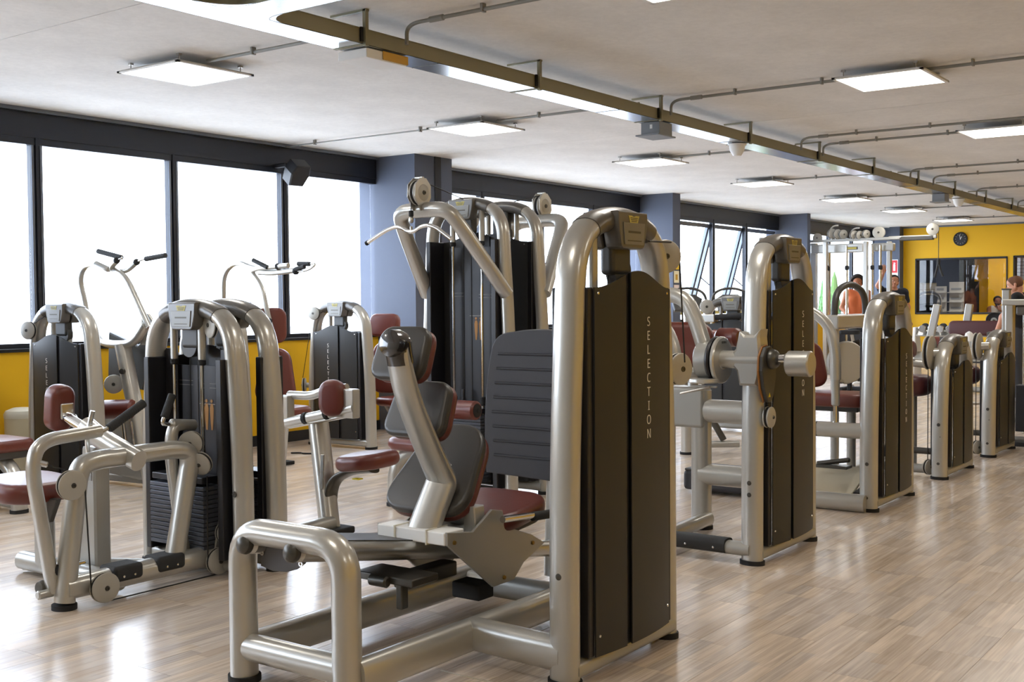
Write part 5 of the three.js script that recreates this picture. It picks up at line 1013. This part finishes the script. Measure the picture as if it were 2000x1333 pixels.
{
  const t = new Thing('incline_press_bench', 'long maroon padded bench with two tall slanted silver posts before the far wall', 'bench', [-4.6, -17]);
  for (const [x0, x1] of [[-4.97, -5.17], [-4.53, -4.66]]) t.add('slanted_post', place(box(-0.05, 0.05, -0.44, 0.44, -0.04, 0.04, 0.012), [(x0 + x1) / 2 + 0.22, 0.83, -17], [0, 0, 1], [-(x1 - x0) * 0.9, 0.88, 0]), M.silver);
  padAt(t, 'bench_pad', 0.78, 0.21, 0.12, [-4.18, 0.92, -16.9], [0, 0.2, 1], { r: 0.05, mat: M.leatherDark });
  bar(t, 'bench_leg', [[-4.3, 0, -16.95], [-4.3, 0.85, -16.95]], 0.04, 0.04, [1, 0, 0], M.silver2);
  bar(t, 'bench_leg', [[-3.9, 0, -16.95], [-3.9, 0.85, -16.95]], 0.04, 0.04, [1, 0, 0], M.silver2);
  bar(t, 'base_tube', [[-5.2, 0.05, -17], [-3.8, 0.05, -17]], 0.04, 0.04, [0, 1, 0], M.silver2);
}
{
  const t = new Thing('spray_bottle', 'white cleaning bottle standing tall behind the two low towers', 'bottle', [-3.865, -15.2]);
  t.add('stand', [rod([-3.865, 0, -15.2], [-3.865, 0.62, -15.2], 0.03, 14), turned([[0, 0], [0.13, 0], [0.13, 0.02], [0, 0.03]], [-3.865, 0, -15.2], [0, 1, 0], 24)], M.silver2);
  t.add('body', turned([[0, 0.62], [0.05, 0.64], [0.056, 0.66], [0.056, 0.86], [0.045, 0.9], [0.02, 0.92], [0, 0.93]], [-3.865, 0, -15.2], [0, 1, 0], 28), M.white);
  t.add('label_band', turned([[0.0565, 0.72], [0.0567, 0.8]], [-3.865, 0, -15.2], [0, 1, 0], 28), std('#b9c0c4'));
}
for (const [x, l] of [[-4.12, 'black weight plate leaning on the far wall, left of the pair above the bench'], [-3.86, 'black weight plate leaning on the far wall, right of the pair above the bench']]) {
  const t = new Thing('weight_plate_disc', l, 'weight plate', [x, -17.6], 'black weight plates', 0.86);
  t.add('disc', turned([[0.02, 0], [0.112, 0], [0.12, 0.01], [0.12, 0.03], [0.112, 0.04], [0.1, 0.032], [0.05, 0.032], [0.045, 0.04], [0.02, 0.04]], [x, 1.02, -17.6], [0, 0, 1], 30), M.black);
  t.add('hub', turned([[0.02, 0.041], [0.045, 0.042], [0.045, 0.046], [0.02, 0.046]], [x, 1.02, -17.6], [0, 0, 1], 20), M.steel);
  t.add('peg', [rod([x, 1.02, -17.75], [x, 1.02, -17.53], 0.016, 12), box(x - 0.03, x + 0.03, 0, 1.05, -17.8, -17.74, 0.008)], M.bolt);
}
{
  const t = new Thing('exercise_bike', 'white exercise bike with dark console and black handlebars behind the third aisle tower', 'exercise bike', [-5.4, -16.6]);
  const x = -5.5, z = -16.6;
  t.add('housing', place(toCreasedNormals(poly([[-0.35, 0.1], [0.3, 0.1], [0.32, 0.4], [0.16, 0.62], [0.12, 0.95], [0.02, 0.98], [-0.04, 0.6], [-0.3, 0.42]], 0.14, 0.03), 0.5), [x, 0, z], [0.35, 0, 1]), M.white);
  t.add('console', place(poly([[-0.14, -0.06], [0.14, -0.1], [0.12, 0.1], [-0.08, 0.13]], 0.05, 0.012), [x - 0.1, 1.08, z + 0.05], [0.3, 0.4, 1]), M.consoleDark);
  t.add('handlebar', tube([[x - 0.28, 0.95, z + 0.1], [x, 0.9, z + 0.1], [x + 0.15, 0.93, z + 0.2], [x + 0.26, 0.82, z + 0.25]], 0.02, 0.08), M.rubber);
  t.add('saddle', padAt.length ? place(cushion(rrect(0.26, 0.22, 0.06, 0.1), 0.07, 0.025), [x - 0.4, 0.86, z], [0, 1, 0], [1, 0, 0]) : [], M.rubber);
  t.add('base', [box(x - 0.5, x + 0.5, 0, 0.06, z - 0.06, z + 0.06, 0.02), box(x - 0.5, x - 0.42, 0, 0.06, z - 0.25, z + 0.25, 0.02), box(x + 0.42, x + 0.5, 0, 0.06, z - 0.25, z + 0.25, 0.02)], M.black);
  t.add('seat_post', rod([x - 0.3, 0.35, z], [x - 0.38, 0.84, z], 0.025), M.steel);
  t.add('crank', [rod([x - 0.02, 0.33, z + 0.09], [x + 0.1, 0.2, z + 0.12], 0.015), box(x + 0.06, x + 0.14, 0.17, 0.2, z + 0.1, z + 0.2, 0.008)], M.bolt);
}
{
  const t = new Thing('squat_post', 'grey square rack post beside the man in the black shirt', 'rack', [-2.97, -13.2]);
  t.add('post', box(-3.01, -2.93, 0.02, 1.44, -13.24, -13.16, 0.012), M.silver2);
  t.add('post_foot', box(-3.07, -2.87, 0, 0.025, -13.4, -13.0, 0.006), M.black);
  t.add('post_cap', box(-3.015, -2.925, 1.435, 1.45, -13.245, -13.155, 0.004), M.bolt);
}
// next room
{
  const t = new Thing('shoe_rack', 'white tall display rack with grey rows seen through the internal window', 'rack', [-9.9, -36.6]);
  for (const [a, b, h] of [[-10.35, -10.0, 1.72], [-9.92, -9.48, 1.85]]) {
    const s = t.add('back_board', box(a, b, 0.05, h, -36.7, -36.66, 0.006), M.white);
    for (let k = 0; k < 5; k++) t.add('shelf', box(a, b, 0.35 + k * 0.29, 0.37 + k * 0.29, -36.66, -36.45, 0.003), M.white, s);
    for (let k = 0; k < 5; k++) t.add('print_block', box(a + 0.06, b - 0.08, 0.44 + k * 0.29, 0.5 + k * 0.29, -36.66, -36.64), std('#a9adb3'), s);
  }
  const b = new Thing('notice_board', 'beige notice board with three rows of cards in the dark corner of the next room', 'notice board', [-10.7, -36.8], null, 1.4);
  b.add('board', box(-11.0, -10.38, 1.42, 1.83, -36.95, -36.92, 0.006), std('#cdbf98'));
  for (let i = 0; i < 3; i++) for (let j = 0; j < 2; j++) b.add('card', box(-10.96 + i * 0.2, -10.8 + i * 0.2, 1.46 + j * 0.18, 1.61 + j * 0.18, -36.92, -36.915), std('#e4dcc0'));
  const d = new Thing('treadmill', 'black treadmill console with silver side bars in the next room', 'treadmill', [-9.4, -33]);
  d.add('console', place(poly([[-0.22, -0.12], [0.22, -0.12], [0.26, 0.08], [0.14, 0.15], [-0.14, 0.15], [-0.26, 0.08]], 0.08, 0.015), [-9.5, 1.3, -33], [0.3, 0.3, 1]), M.consoleDark);
  d.add('hoop', tube([[-9.82, 0.9, -32.9], [-9.8, 1.42, -33], [-9.62, 1.52, -33], [-9.32, 1.52, -33], [-9.16, 1.4, -33], [-9.06, 0.5, -32.8]], 0.028, 0.12), M.silver2);
  d.add('motor_cover', box(-9.75, -9.2, 0.9, 1.18, -33.1, -32.9, 0.03), M.black);
  d.add('upright', [box(-9.82, -9.76, 0.1, 1.0, -33.05, -32.95, 0.01), box(-9.18, -9.12, 0.1, 1.0, -33.05, -32.95, 0.01)], M.silver2);
  d.add('deck', box(-9.85, -9.1, 0, 0.18, -33.1, -31.4, 0.03), M.black);
  const g = new Thing('training_bench', 'maroon bench pad under the seated man in the next room', 'bench', [-6.95, -30.05]);
  g.add('pad', box(-7.3, -6.6, 0.42, 0.5, -30.2, -29.9, 0.02), M.leatherDark);
  g.add('bench_legs', [box(-7.2, -7.14, 0, 0.42, -30.1, -30.0, 0.006), box(-6.76, -6.7, 0, 0.42, -30.1, -30.0, 0.006), box(-7.2, -6.7, 0.2, 0.26, -30.08, -30.02, 0.006)], M.silver2);
  const p = new Thing('white_poster', 'large white printed poster behind the right-hand internal window at the photo edge', 'poster', [-5.93, -28.4], null, 1.7);
  p.add('sheet', box(-6.27, -5.6, 1.75, 2.35, -28.42, -28.4), M.white);
  p.add('print_line', Array.from({ length: 5 }, (_, k) => box(-6.2, -5.75, 1.85 + k * 0.08, 1.862 + k * 0.08, -28.4, -28.398)), std('#9b9b9b'));
  p.add('stand_pole', [box(-5.95, -5.91, 0, 1.76, -28.43, -28.41, 0.004), box(-6.15, -5.71, 0, 0.03, -28.6, -28.3, 0.006)], M.bolt);
}
// small conifers outside the far windows
{
  const leaf = [];
  const H = 2.05;
  for (let i = 0; i < 900; i++) {
    const h = Math.pow(rnd(), 0.8), r = 0.24 * Math.sin(Math.PI * Math.min(1, 0.12 + h * 0.9)) * (0.55 + 0.45 * rnd()), a = rnd() * 6.283;
    const g = new THREE.BufferGeometry(), s = 0.05 + rnd() * 0.05;
    g.setAttribute('position', new THREE.Float32BufferAttribute([-s * 0.25, 0, 0, s * 0.25, 0, 0, 0, s * 1.6, 0.02], 3)); g.setIndex([0, 1, 2]); g.computeVertexNormals();
    leaf.push(clean(g.rotateX(-0.4).rotateY(a).translate(Math.sin(a) * r, h * H, Math.cos(a) * r)));
  }
  const foliage = mergeGeometries(leaf), core = turned([[0.1, 0], [0.17, 0.5], [0.16, 1.2], [0.06, 1.95], [0, 2.1]], [0, 0.05, 0], [0, 1, 0], 10);
  const gm = std('#6d9a63', { roughness: 0.9, side: THREE.DoubleSide }), cm = std('#4c7548', { roughness: 1 });
  const ord = ['nearest', 'second', 'third', 'fourth', 'fifth', 'farthest'];
  for (let i = 0; i < 6; i++) {
    const o = new THREE.Group(); o.name = numbered('conifer'); o.position.set(-9.75 - (i % 2) * 0.15, -0.3, -21.5 - i * 1.05); o.rotation.y = i * 1.3; scene.add(o);
    const s = 0.95 + (i * 0.37 % 1) * 0.15;
    tag(o, `${ord[i]} pale green conifer outside the far windows`, 'tree', 'conifers outside the far windows');
    for (const [n, g, m] of [['foliage', foliage, gm], ['crown_core', core, cm]]) { const q = fin(new THREE.Mesh(g, m)); q.name = n; q.scale.y = s; o.add(q); }
  }
}

// ---------------------------------------------------------------- people
function surfaceNet(f, lo, hi, cell) { // smooth closed mesh of the field f < 0
  const n = [0, 1, 2].map((k) => Math.ceil((hi[k] - lo[k]) / cell) + 1), [nx, ny, nz] = n, F = new Float32Array(nx * ny * nz), id = (i, j, k) => (k * ny + j) * nx + i;
  for (let k = 0; k < nz; k++) for (let j = 0; j < ny; j++) for (let i = 0; i < nx; i++) F[id(i, j, k)] = f(lo[0] + i * cell, lo[1] + j * cell, lo[2] + k * cell);
  const vi = new Int32Array(nx * ny * nz).fill(-1), pos = [], idx = [];
  const E = [[0, 1], [0, 2], [0, 4], [1, 3], [1, 5], [2, 3], [2, 6], [3, 7], [4, 5], [4, 6], [5, 7], [6, 7]];
  for (let k = 0; k < nz - 1; k++) for (let j = 0; j < ny - 1; j++) for (let i = 0; i < nx - 1; i++) {
    const c = []; for (let q = 0; q < 8; q++) c.push(F[id(i + (q & 1), j + (q >> 1 & 1), k + (q >> 2))]);
    let m = 0; for (let q = 0; q < 8; q++) if (c[q] < 0) m++;
    if (!m || m === 8) continue;
    let s = [0, 0, 0], w = 0;
    for (const [a, b] of E) if ((c[a] < 0) !== (c[b] < 0)) { const t = c[a] / (c[a] - c[b]); for (let d = 0; d < 3; d++) { const x = a >> d & 1, y = b >> d & 1; s[d] += x + (y - x) * t; } w++; }
    vi[id(i, j, k)] = pos.length / 3; pos.push(lo[0] + (i + s[0] / w) * cell, lo[1] + (j + s[1] / w) * cell, lo[2] + (k + s[2] / w) * cell);
  }
  const quad = (a, b, c, d, flip) => { if (a < 0 || b < 0 || c < 0 || d < 0) return; flip ? idx.push(a, c, b, a, d, c) : idx.push(a, b, c, a, c, d); };
  for (let k = 1; k < nz - 1; k++) for (let j = 1; j < ny - 1; j++) for (let i = 1; i < nx - 1; i++) {
    const a = F[id(i, j, k)] < 0;
    if (a !== (F[id(i + 1, j, k)] < 0)) quad(vi[id(i, j - 1, k - 1)], vi[id(i, j, k - 1)], vi[id(i, j, k)], vi[id(i, j - 1, k)], !a);
    if (a !== (F[id(i, j + 1, k)] < 0)) quad(vi[id(i - 1, j, k - 1)], vi[id(i - 1, j, k)], vi[id(i, j, k)], vi[id(i, j, k - 1)], !a);
    if (a !== (F[id(i, j, k + 1)] < 0)) quad(vi[id(i - 1, j - 1, k)], vi[id(i, j - 1, k)], vi[id(i, j, k)], vi[id(i - 1, j, k)], !a);
  }
  const g = new THREE.BufferGeometry(); g.setAttribute('position', new THREE.Float32BufferAttribute(pos, 3)); g.setIndex(idx); g.computeVertexNormals(); return g;
}
function cap(x, y, z, a, b, ra, rb) { // tapered capsule distance
  const dx = b[0] - a[0], dy = b[1] - a[1], dz = b[2] - a[2], px = x - a[0], py = y - a[1], pz = z - a[2];
  const t = Math.max(0, Math.min(1, (px * dx + py * dy + pz * dz) / (dx * dx + dy * dy + dz * dz + 1e-9)));
  return Math.hypot(px - dx * t, py - dy * t, pz - dz * t) - (ra + (rb - ra) * t);
}
const smin = (a, b, k) => { const h = Math.max(0, Math.min(1, 0.5 + 0.5 * (b - a) / k)); return b + (a - b) * h - k * h * (1 - h); };
const field = (list, k) => (x, y, z) => { let d = 9; for (const [a, b, ra, rb] of list) { const e = cap(x, y, z, a, b, ra, rb ?? ra); d = d > 8 ? e : (e < d + 0.12 ? smin(d, e, k) : d); } return d; };
function bounds(list, m) { const lo = [9, 9, 9], hi = [-9, -9, -9]; for (const [a, b, ra, rb] of list) for (const p of [a, b]) for (let d = 0; d < 3; d++) { lo[d] = Math.min(lo[d], p[d] - Math.max(ra, rb ?? ra) - m); hi[d] = Math.max(hi[d], p[d] + Math.max(ra, rb ?? ra) + m); } return [lo, hi]; }
const lerp3 = (a, b, t) => a.map((v, i) => v + (b[i] - v) * t);
function handBones(w, dir, up, side) { // palm, four bent fingers of unequal length, thumb from the side of the palm
  const d = V(...dir).normalize(), s = V(...up).cross(d).normalize().multiplyScalar(side), n = d.clone().cross(s).multiplyScalar(side), at = (u, v, q) => [w[0] + d.x * u + s.x * v + n.x * q, w[1] + d.y * u + s.y * v + n.y * q, w[2] + d.z * u + s.z * v + n.z * q];
  const out = [[at(0.01, -0.02, 0), at(0.085, -0.027, 0), 0.016, 0.013], [at(0.01, 0, 0), at(0.09, 0.0, 0), 0.017, 0.013], [at(0.01, 0.02, 0), at(0.085, 0.027, 0), 0.016, 0.013]];
  [[-0.031, 0.06], [-0.011, 0.075], [0.011, 0.07], [0.031, 0.055]].forEach(([v, L]) => { const a = at(0.088, v, 0), b = at(0.088 + L * 0.5, v * 1.1, -0.012), c = at(0.088 + L * 0.82, v * 1.1, -0.035); out.push([a, b, 0.0092, 0.0085], [b, c, 0.0085, 0.0075]); });
  out.push([at(0.03, -0.03, 0), at(0.06, -0.062, -0.012), 0.013, 0.0105], [at(0.06, -0.062, -0.012), at(0.088, -0.07, -0.026), 0.0105, 0.009]);
  return out;
}
function person(label, [x, z], turn, J, look) {
  const t = new Thing('person', label, 'person', [x, z]);
  t.frame(x, z, turn);
  const { pel, chest, neck, head, face } = J, S = J.sh, E = J.el, W = J.wr, K = J.kn, A = J.an, hp = J.hip;
  const mid = lerp3(pel, chest, 0.5), lr = (p, d, u = 0, f = 0) => [p[0] + d, p[1] + u, p[2] + f];
  const torso = [[lr(pel, -0.07), lr(pel, 0.07), 0.118, 0.118], [lr(pel, -0.05), lr(mid, -0.05), 0.115, 0.1], [lr(pel, 0.05), lr(mid, 0.05), 0.115, 0.1], [lr(mid, -0.05), lr(chest, -0.08), 0.1, 0.115], [lr(mid, 0.05), lr(chest, 0.08), 0.1, 0.115], [lr(chest, -0.06, 0.06), lerp3(neck, S[0], 0.8), 0.1, 0.07], [lr(chest, 0.06, 0.06), lerp3(neck, S[1], 0.8), 0.1, 0.07], [S[0], S[1], 0.066, 0.066]];
  const arms = [0, 1].flatMap((i) => [[S[i], E[i], 0.056, 0.043], [E[i], W[i], 0.043, 0.028]]);
  const legs = [0, 1].flatMap((i) => [[hp[i], K[i], 0.092, 0.06], [K[i], A[i], 0.06, 0.04], [A[i], lr(A[i], 0, -0.04, 0.13), 0.04, 0.032]]);
  const nk = [[lr(neck, 0, -0.04), lerp3(neck, head, 0.7), 0.062, 0.055]];
  const all = [...torso, ...arms, ...legs, ...nk];
  const f = field(all, 0.035), [lo, hi] = bounds(all, 0.04);
  // head and hands on finer grids, joined to the same body mesh
  const fd = V(...face).normalize(), fx = V(0, 1, 0).cross(fd).normalize(), fy = fd.clone().cross(fx), hp3 = (u, v, w) => [head[0] + fx.x * u + fy.x * v + fd.x * w, head[1] + fx.y * u + fy.y * v + fd.y * w, head[2] + fx.z * u + fy.z * v + fd.z * w];
  const skull = [[hp3(0, 0.03, -0.02), hp3(0, 0.035, 0.012), 0.088, 0.08], [hp3(0, -0.01, 0.02), hp3(0, -0.075, 0.045), 0.07, 0.04], [hp3(-0.035, -0.04, 0.02), hp3(0.035, -0.04, 0.02), 0.046, 0.046], [hp3(0, 0.012, 0.085), hp3(0, -0.022, 0.103), 0.009, 0.014], [hp3(-0.012, -0.026, 0.092), hp3(0.012, -0.026, 0.092), 0.01, 0.01], [hp3(-0.018, -0.053, 0.078), hp3(0.018, -0.053, 0.078), 0.013, 0.013], [hp3(-0.03, 0.028, 0.076), hp3(0.03, 0.028, 0.076), 0.013, 0.013], [hp3(-0.084, 0.01, -0.012), hp3(-0.084, -0.03, -0.006), 0.014, 0.009], [hp3(0.084, 0.01, -0.012), hp3(0.084, -0.03, -0.006), 0.014, 0.009], [hp3(0, -0.05, -0.03), lerp3(neck, head, 0.3), 0.055, 0.057]];
  const [hl, hh] = bounds(skull, 0.012);
  const body = [surfaceNet(f, lo, hi, 0.013), surfaceNet(field(skull, 0.012), hl, hh, 0.005)];
  for (const i of [0, 1]) { const hb = handBones(W[i], J.hd[i], J.hu ? J.hu[i] : [0, 0, 1], i ? -1 : 1), [l, h] = bounds(hb, 0.01); body.push(surfaceNet(field(hb, 0.008), l, h, 0.004)); }
  t.add('body', body, std(look.skin, { roughness: 0.6 }));
  const dist = (q) => q;
  // shirt: torso and sleeves, cut at hem, neckline and cuffs
  const sl = look.sleeve ?? 0.55, shirtBones = [...torso, ...(sl > 0 ? [0, 1].map((i) => [S[i], lerp3(S[i], E[i], sl), 0.062, 0.056]) : [])];
  const fs = field(shirtBones, 0.03), ny = neck[1] - (look.scoop ?? 0.02);
  const [sl0, sh0] = bounds(shirtBones, 0.05);
  const upv = V(neck[0] - chest[0], neck[1] - chest[1], neck[2] - chest[2]).normalize();
  const cutN = (px, py, pz) => (px - neck[0]) * upv.x + (py - neck[1]) * upv.y + (pz - neck[2]) * upv.z + (look.scoop ?? 0.0);
  const tank = (px, py, pz) => sl > 0 ? -9 : Math.max(0.0, Math.abs(px - chest[0]) - 0.155);
  t.add('shirt', surfaceNet((px, py, pz) => { const nn = Math.hypot(px - neck[0], pz - neck[2]); return Math.max(fs(px, py, pz) - 0.011, pel[1] - 0.08 - py, nn < 0.075 ? cutN(px, py, pz) + 0.01 : -9, sl > 0 ? -9 : Math.abs(px - chest[0]) - 0.15); }, sl0, sh0, 0.013), std(look.shirt, { roughness: 0.9 }));
  const lg = [...torso.slice(0, 1), ...[0, 1].flatMap((i) => [[hp[i], K[i], 0.096, 0.07], ...(look.long ? [[K[i], lerp3(K[i], A[i], 0.95), 0.07, 0.055]] : [[K[i], lerp3(K[i], A[i], 0.08), 0.07, 0.068]])])];
  const fl = field(lg, 0.03), [l0, l1] = bounds(lg, 0.04);
  t.add('trousers', surfaceNet((px, py, pz) => Math.max(fl(px, py, pz) - 0.012, J.seated ? -9 : py - pel[1] - 0.06), l0, l1, 0.014), std(look.legs ?? '#22242a', { roughness: 0.9 }));
  for (const i of [0, 1]) { const sb = [[lr(A[i], 0, -0.035, -0.03), lr(A[i], 0, -0.045, 0.15), 0.044, 0.038]], [a, b] = bounds(sb, 0.02); t.add('shoe', surfaceNet((px, py, pz) => Math.max(field(sb, 0.01)(px, py, pz), A[i][1] - 0.078 - py), a, b, 0.01), std(look.shoes ?? '#d8d8d8', { roughness: 0.7 })); }
  // hair: shell over the back and top of the skull
  const hr = look.hairThick ?? 0.012, fh = field(skull.slice(0, 1), 0.01), hs = [[hp3(0, 0.03, -0.025), hp3(0, 0.04, 0.01), 0.1 + hr, 0.09 + hr]], [hb0, hb1] = bounds(hs, 0.02);
  t.add('hair', surfaceNet((px, py, pz) => { const dx = px - head[0], dy = py - head[1], dz = pz - head[2], w = dx * fd.x + dy * fd.y + dz * fd.z, v = dx * fy.x + dy * fy.y + dz * fy.z; const wob = look.curly ? 0.008 * Math.sin(px * 170) * Math.sin(py * 150) * Math.sin(pz * 160 + 1) : 0; return Math.max(fh(px, py, pz) - hr + wob, w * 0.9 - 0.05 - (v - 0.06) * 0.5, -(v + 0.035 - w * 1.1)); }, hb0, hb1, 0.006), std(look.hair ?? '#2a1c14', { roughness: 0.9 }));
  if (look.beard) { const bb = [[hp3(-0.05, -0.055, 0.035), hp3(0, -0.085, 0.06), 0.026, 0.03], [hp3(0.05, -0.055, 0.035), hp3(0, -0.085, 0.06), 0.026, 0.03]], [a, b] = bounds(bb, 0.02); t.add('beard', surfaceNet(field(bb, 0.02), a, b, 0.006), std(look.hair ?? '#2a1c14', { roughness: 0.95 })); }
  for (const k of [-1, 1]) {
    const e = t.add('eye', new THREE.SphereGeometry(0.0105, 12, 10).translate(...hp3(k * 0.031, 0.012, 0.079)), std('#ece7e0', { roughness: 0.3 }));
    t.add('iris', new THREE.SphereGeometry(0.0058, 10, 8).translate(...hp3(k * 0.031, 0.012, 0.0855)), std('#2b1c12', { roughness: 0.2 }), e);
    t.add('eyebrow', tube([hp3(k * 0.014, 0.034, 0.087), hp3(k * 0.032, 0.039, 0.085), hp3(k * 0.05, 0.033, 0.073)], 0.0042, 0.01, { seg: 8 }), std(look.hair ?? '#2a1c14', { roughness: 0.9 }));
  }
  t.add('lips', tube([hp3(-0.022, -0.055, 0.084), hp3(0, -0.053, 0.0925), hp3(0.022, -0.055, 0.084)], 0.0055, 0.02, { seg: 8 }), std('#9a5a4a', { roughness: 0.5 }));
  return t;
}
const stand = (h, o = {}) => { const s = h / 1.75, m = (p) => p.map((v) => v * s); const b = { pel: [0, 0.98, 0], chest: [0, 1.28, 0.0], neck: [0, 1.47, -0.015], head: [0, 1.625, 0.01], sh: [[-0.185, 1.42, -0.01], [0.185, 1.42, -0.01]], el: [[-0.24, 1.13, -0.03], [0.24, 1.13, -0.03]], wr: [[-0.25, 0.88, 0.04], [0.25, 0.88, 0.04]], hip: [[-0.09, 0.93, 0], [0.09, 0.93, 0]], kn: [[-0.1, 0.51, 0.02], [0.1, 0.51, 0.02]], an: [[-0.11, 0.08, -0.02], [0.11, 0.08, -0.02]], ...o }; for (const k of Object.keys(b)) b[k] = Array.isArray(b[k][0]) ? b[k].map(m) : m(b[k]); return { face: [0, 0, 1], hd: [[0, -1, 0.15], [0, -1, 0.15]], ...b }; };
{
  const a = stand(1.64, { head: [0, 1.615, 0.05], neck: [0, 1.47, 0.0], el: [[-0.235, 1.16, 0.12], [0.235, 1.17, 0.16]], wr: [[-0.22, 0.96, 0.24], [0.2, 0.93, 0.26]] });
  a.face = [0.1, -0.3, 1]; a.hd = [[0.1, -0.8, 0.6], [-0.1, -0.8, 0.6]];
  person('man with cropped hair in a black t-shirt looking down at the right photo edge', [-3.45, -16], -88, a, { skin: '#c68f74', shirt: '#131417', hair: '#6e4c38', hairThick: 0.003, legs: '#3a3d44', long: true });
  const b = stand(1.78, { el: [[-0.27, 1.17, 0.05], [0.27, 1.17, 0.05]], wr: [[-0.16, 1.0, 0.24], [0.16, 1.0, 0.24]] });
  b.hd = [[0.4, -0.2, 1], [-0.4, -0.2, 1]]; b.face = [0, -0.12, 1];
  person('curly-haired person in an orange sleeveless top standing at the cable rig', [-7.28, -20.85], 20, b, { skin: '#b5734f', shirt: '#c8683a', sleeve: 0, hair: '#2b211b', hairThick: 0.04, curly: true, legs: '#2b2d33' });
  const c = stand(1.8, { el: [[-0.3, 1.55, 0.1], [0.25, 1.15, 0.0]], wr: [[-0.22, 1.78, 0.16], [0.24, 0.92, 0.1]] });
  c.hd = [[0, 1, 0.2], [0, -1, 0.2]];
  person('person in a dark t-shirt with one arm raised behind the cable rig posts', [-6.85, -21.6], 30, c, { skin: '#b98264', shirt: '#1f222a', hair: '#1d1714', legs: '#26282e', long: true });
  const s = { seated: true, pel: [0, 0.62, 0], chest: [0, 0.93, 0.06], neck: [0, 1.12, 0.07], head: [0, 1.27, 0.1], face: [0.1, -0.1, 1], sh: [[-0.18, 1.07, 0.06], [0.18, 1.07, 0.06]], el: [[-0.22, 0.84, 0.2], [0.24, 0.82, 0.18]], wr: [[0.0, 0.88, 0.33], [0.05, 1.05, 0.27]], hip: [[-0.1, 0.6, 0.02], [0.1, 0.6, 0.02]], kn: [[-0.16, 0.58, 0.44], [0.16, 0.58, 0.44]], an: [[-0.16, 0.09, 0.42], [0.16, 0.09, 0.42]], hd: [[1, 0.2, 0.1], [-0.2, 1, -0.4]], hu: [[0, 0, 1], [0, 0, 1]] };
  person('bearded man in a white tank top seated in the next room, hand at his chin', [-6.97, -30.05], 14, s, { skin: '#b57c5c', shirt: '#eceae4', sleeve: 0, hair: '#1e1713', beard: true, legs: '#5a2a2c' });
}

scene.traverse((o) => { if (o.isLight) { o.castShadow = true; } });
renderer.render(scene, camera);
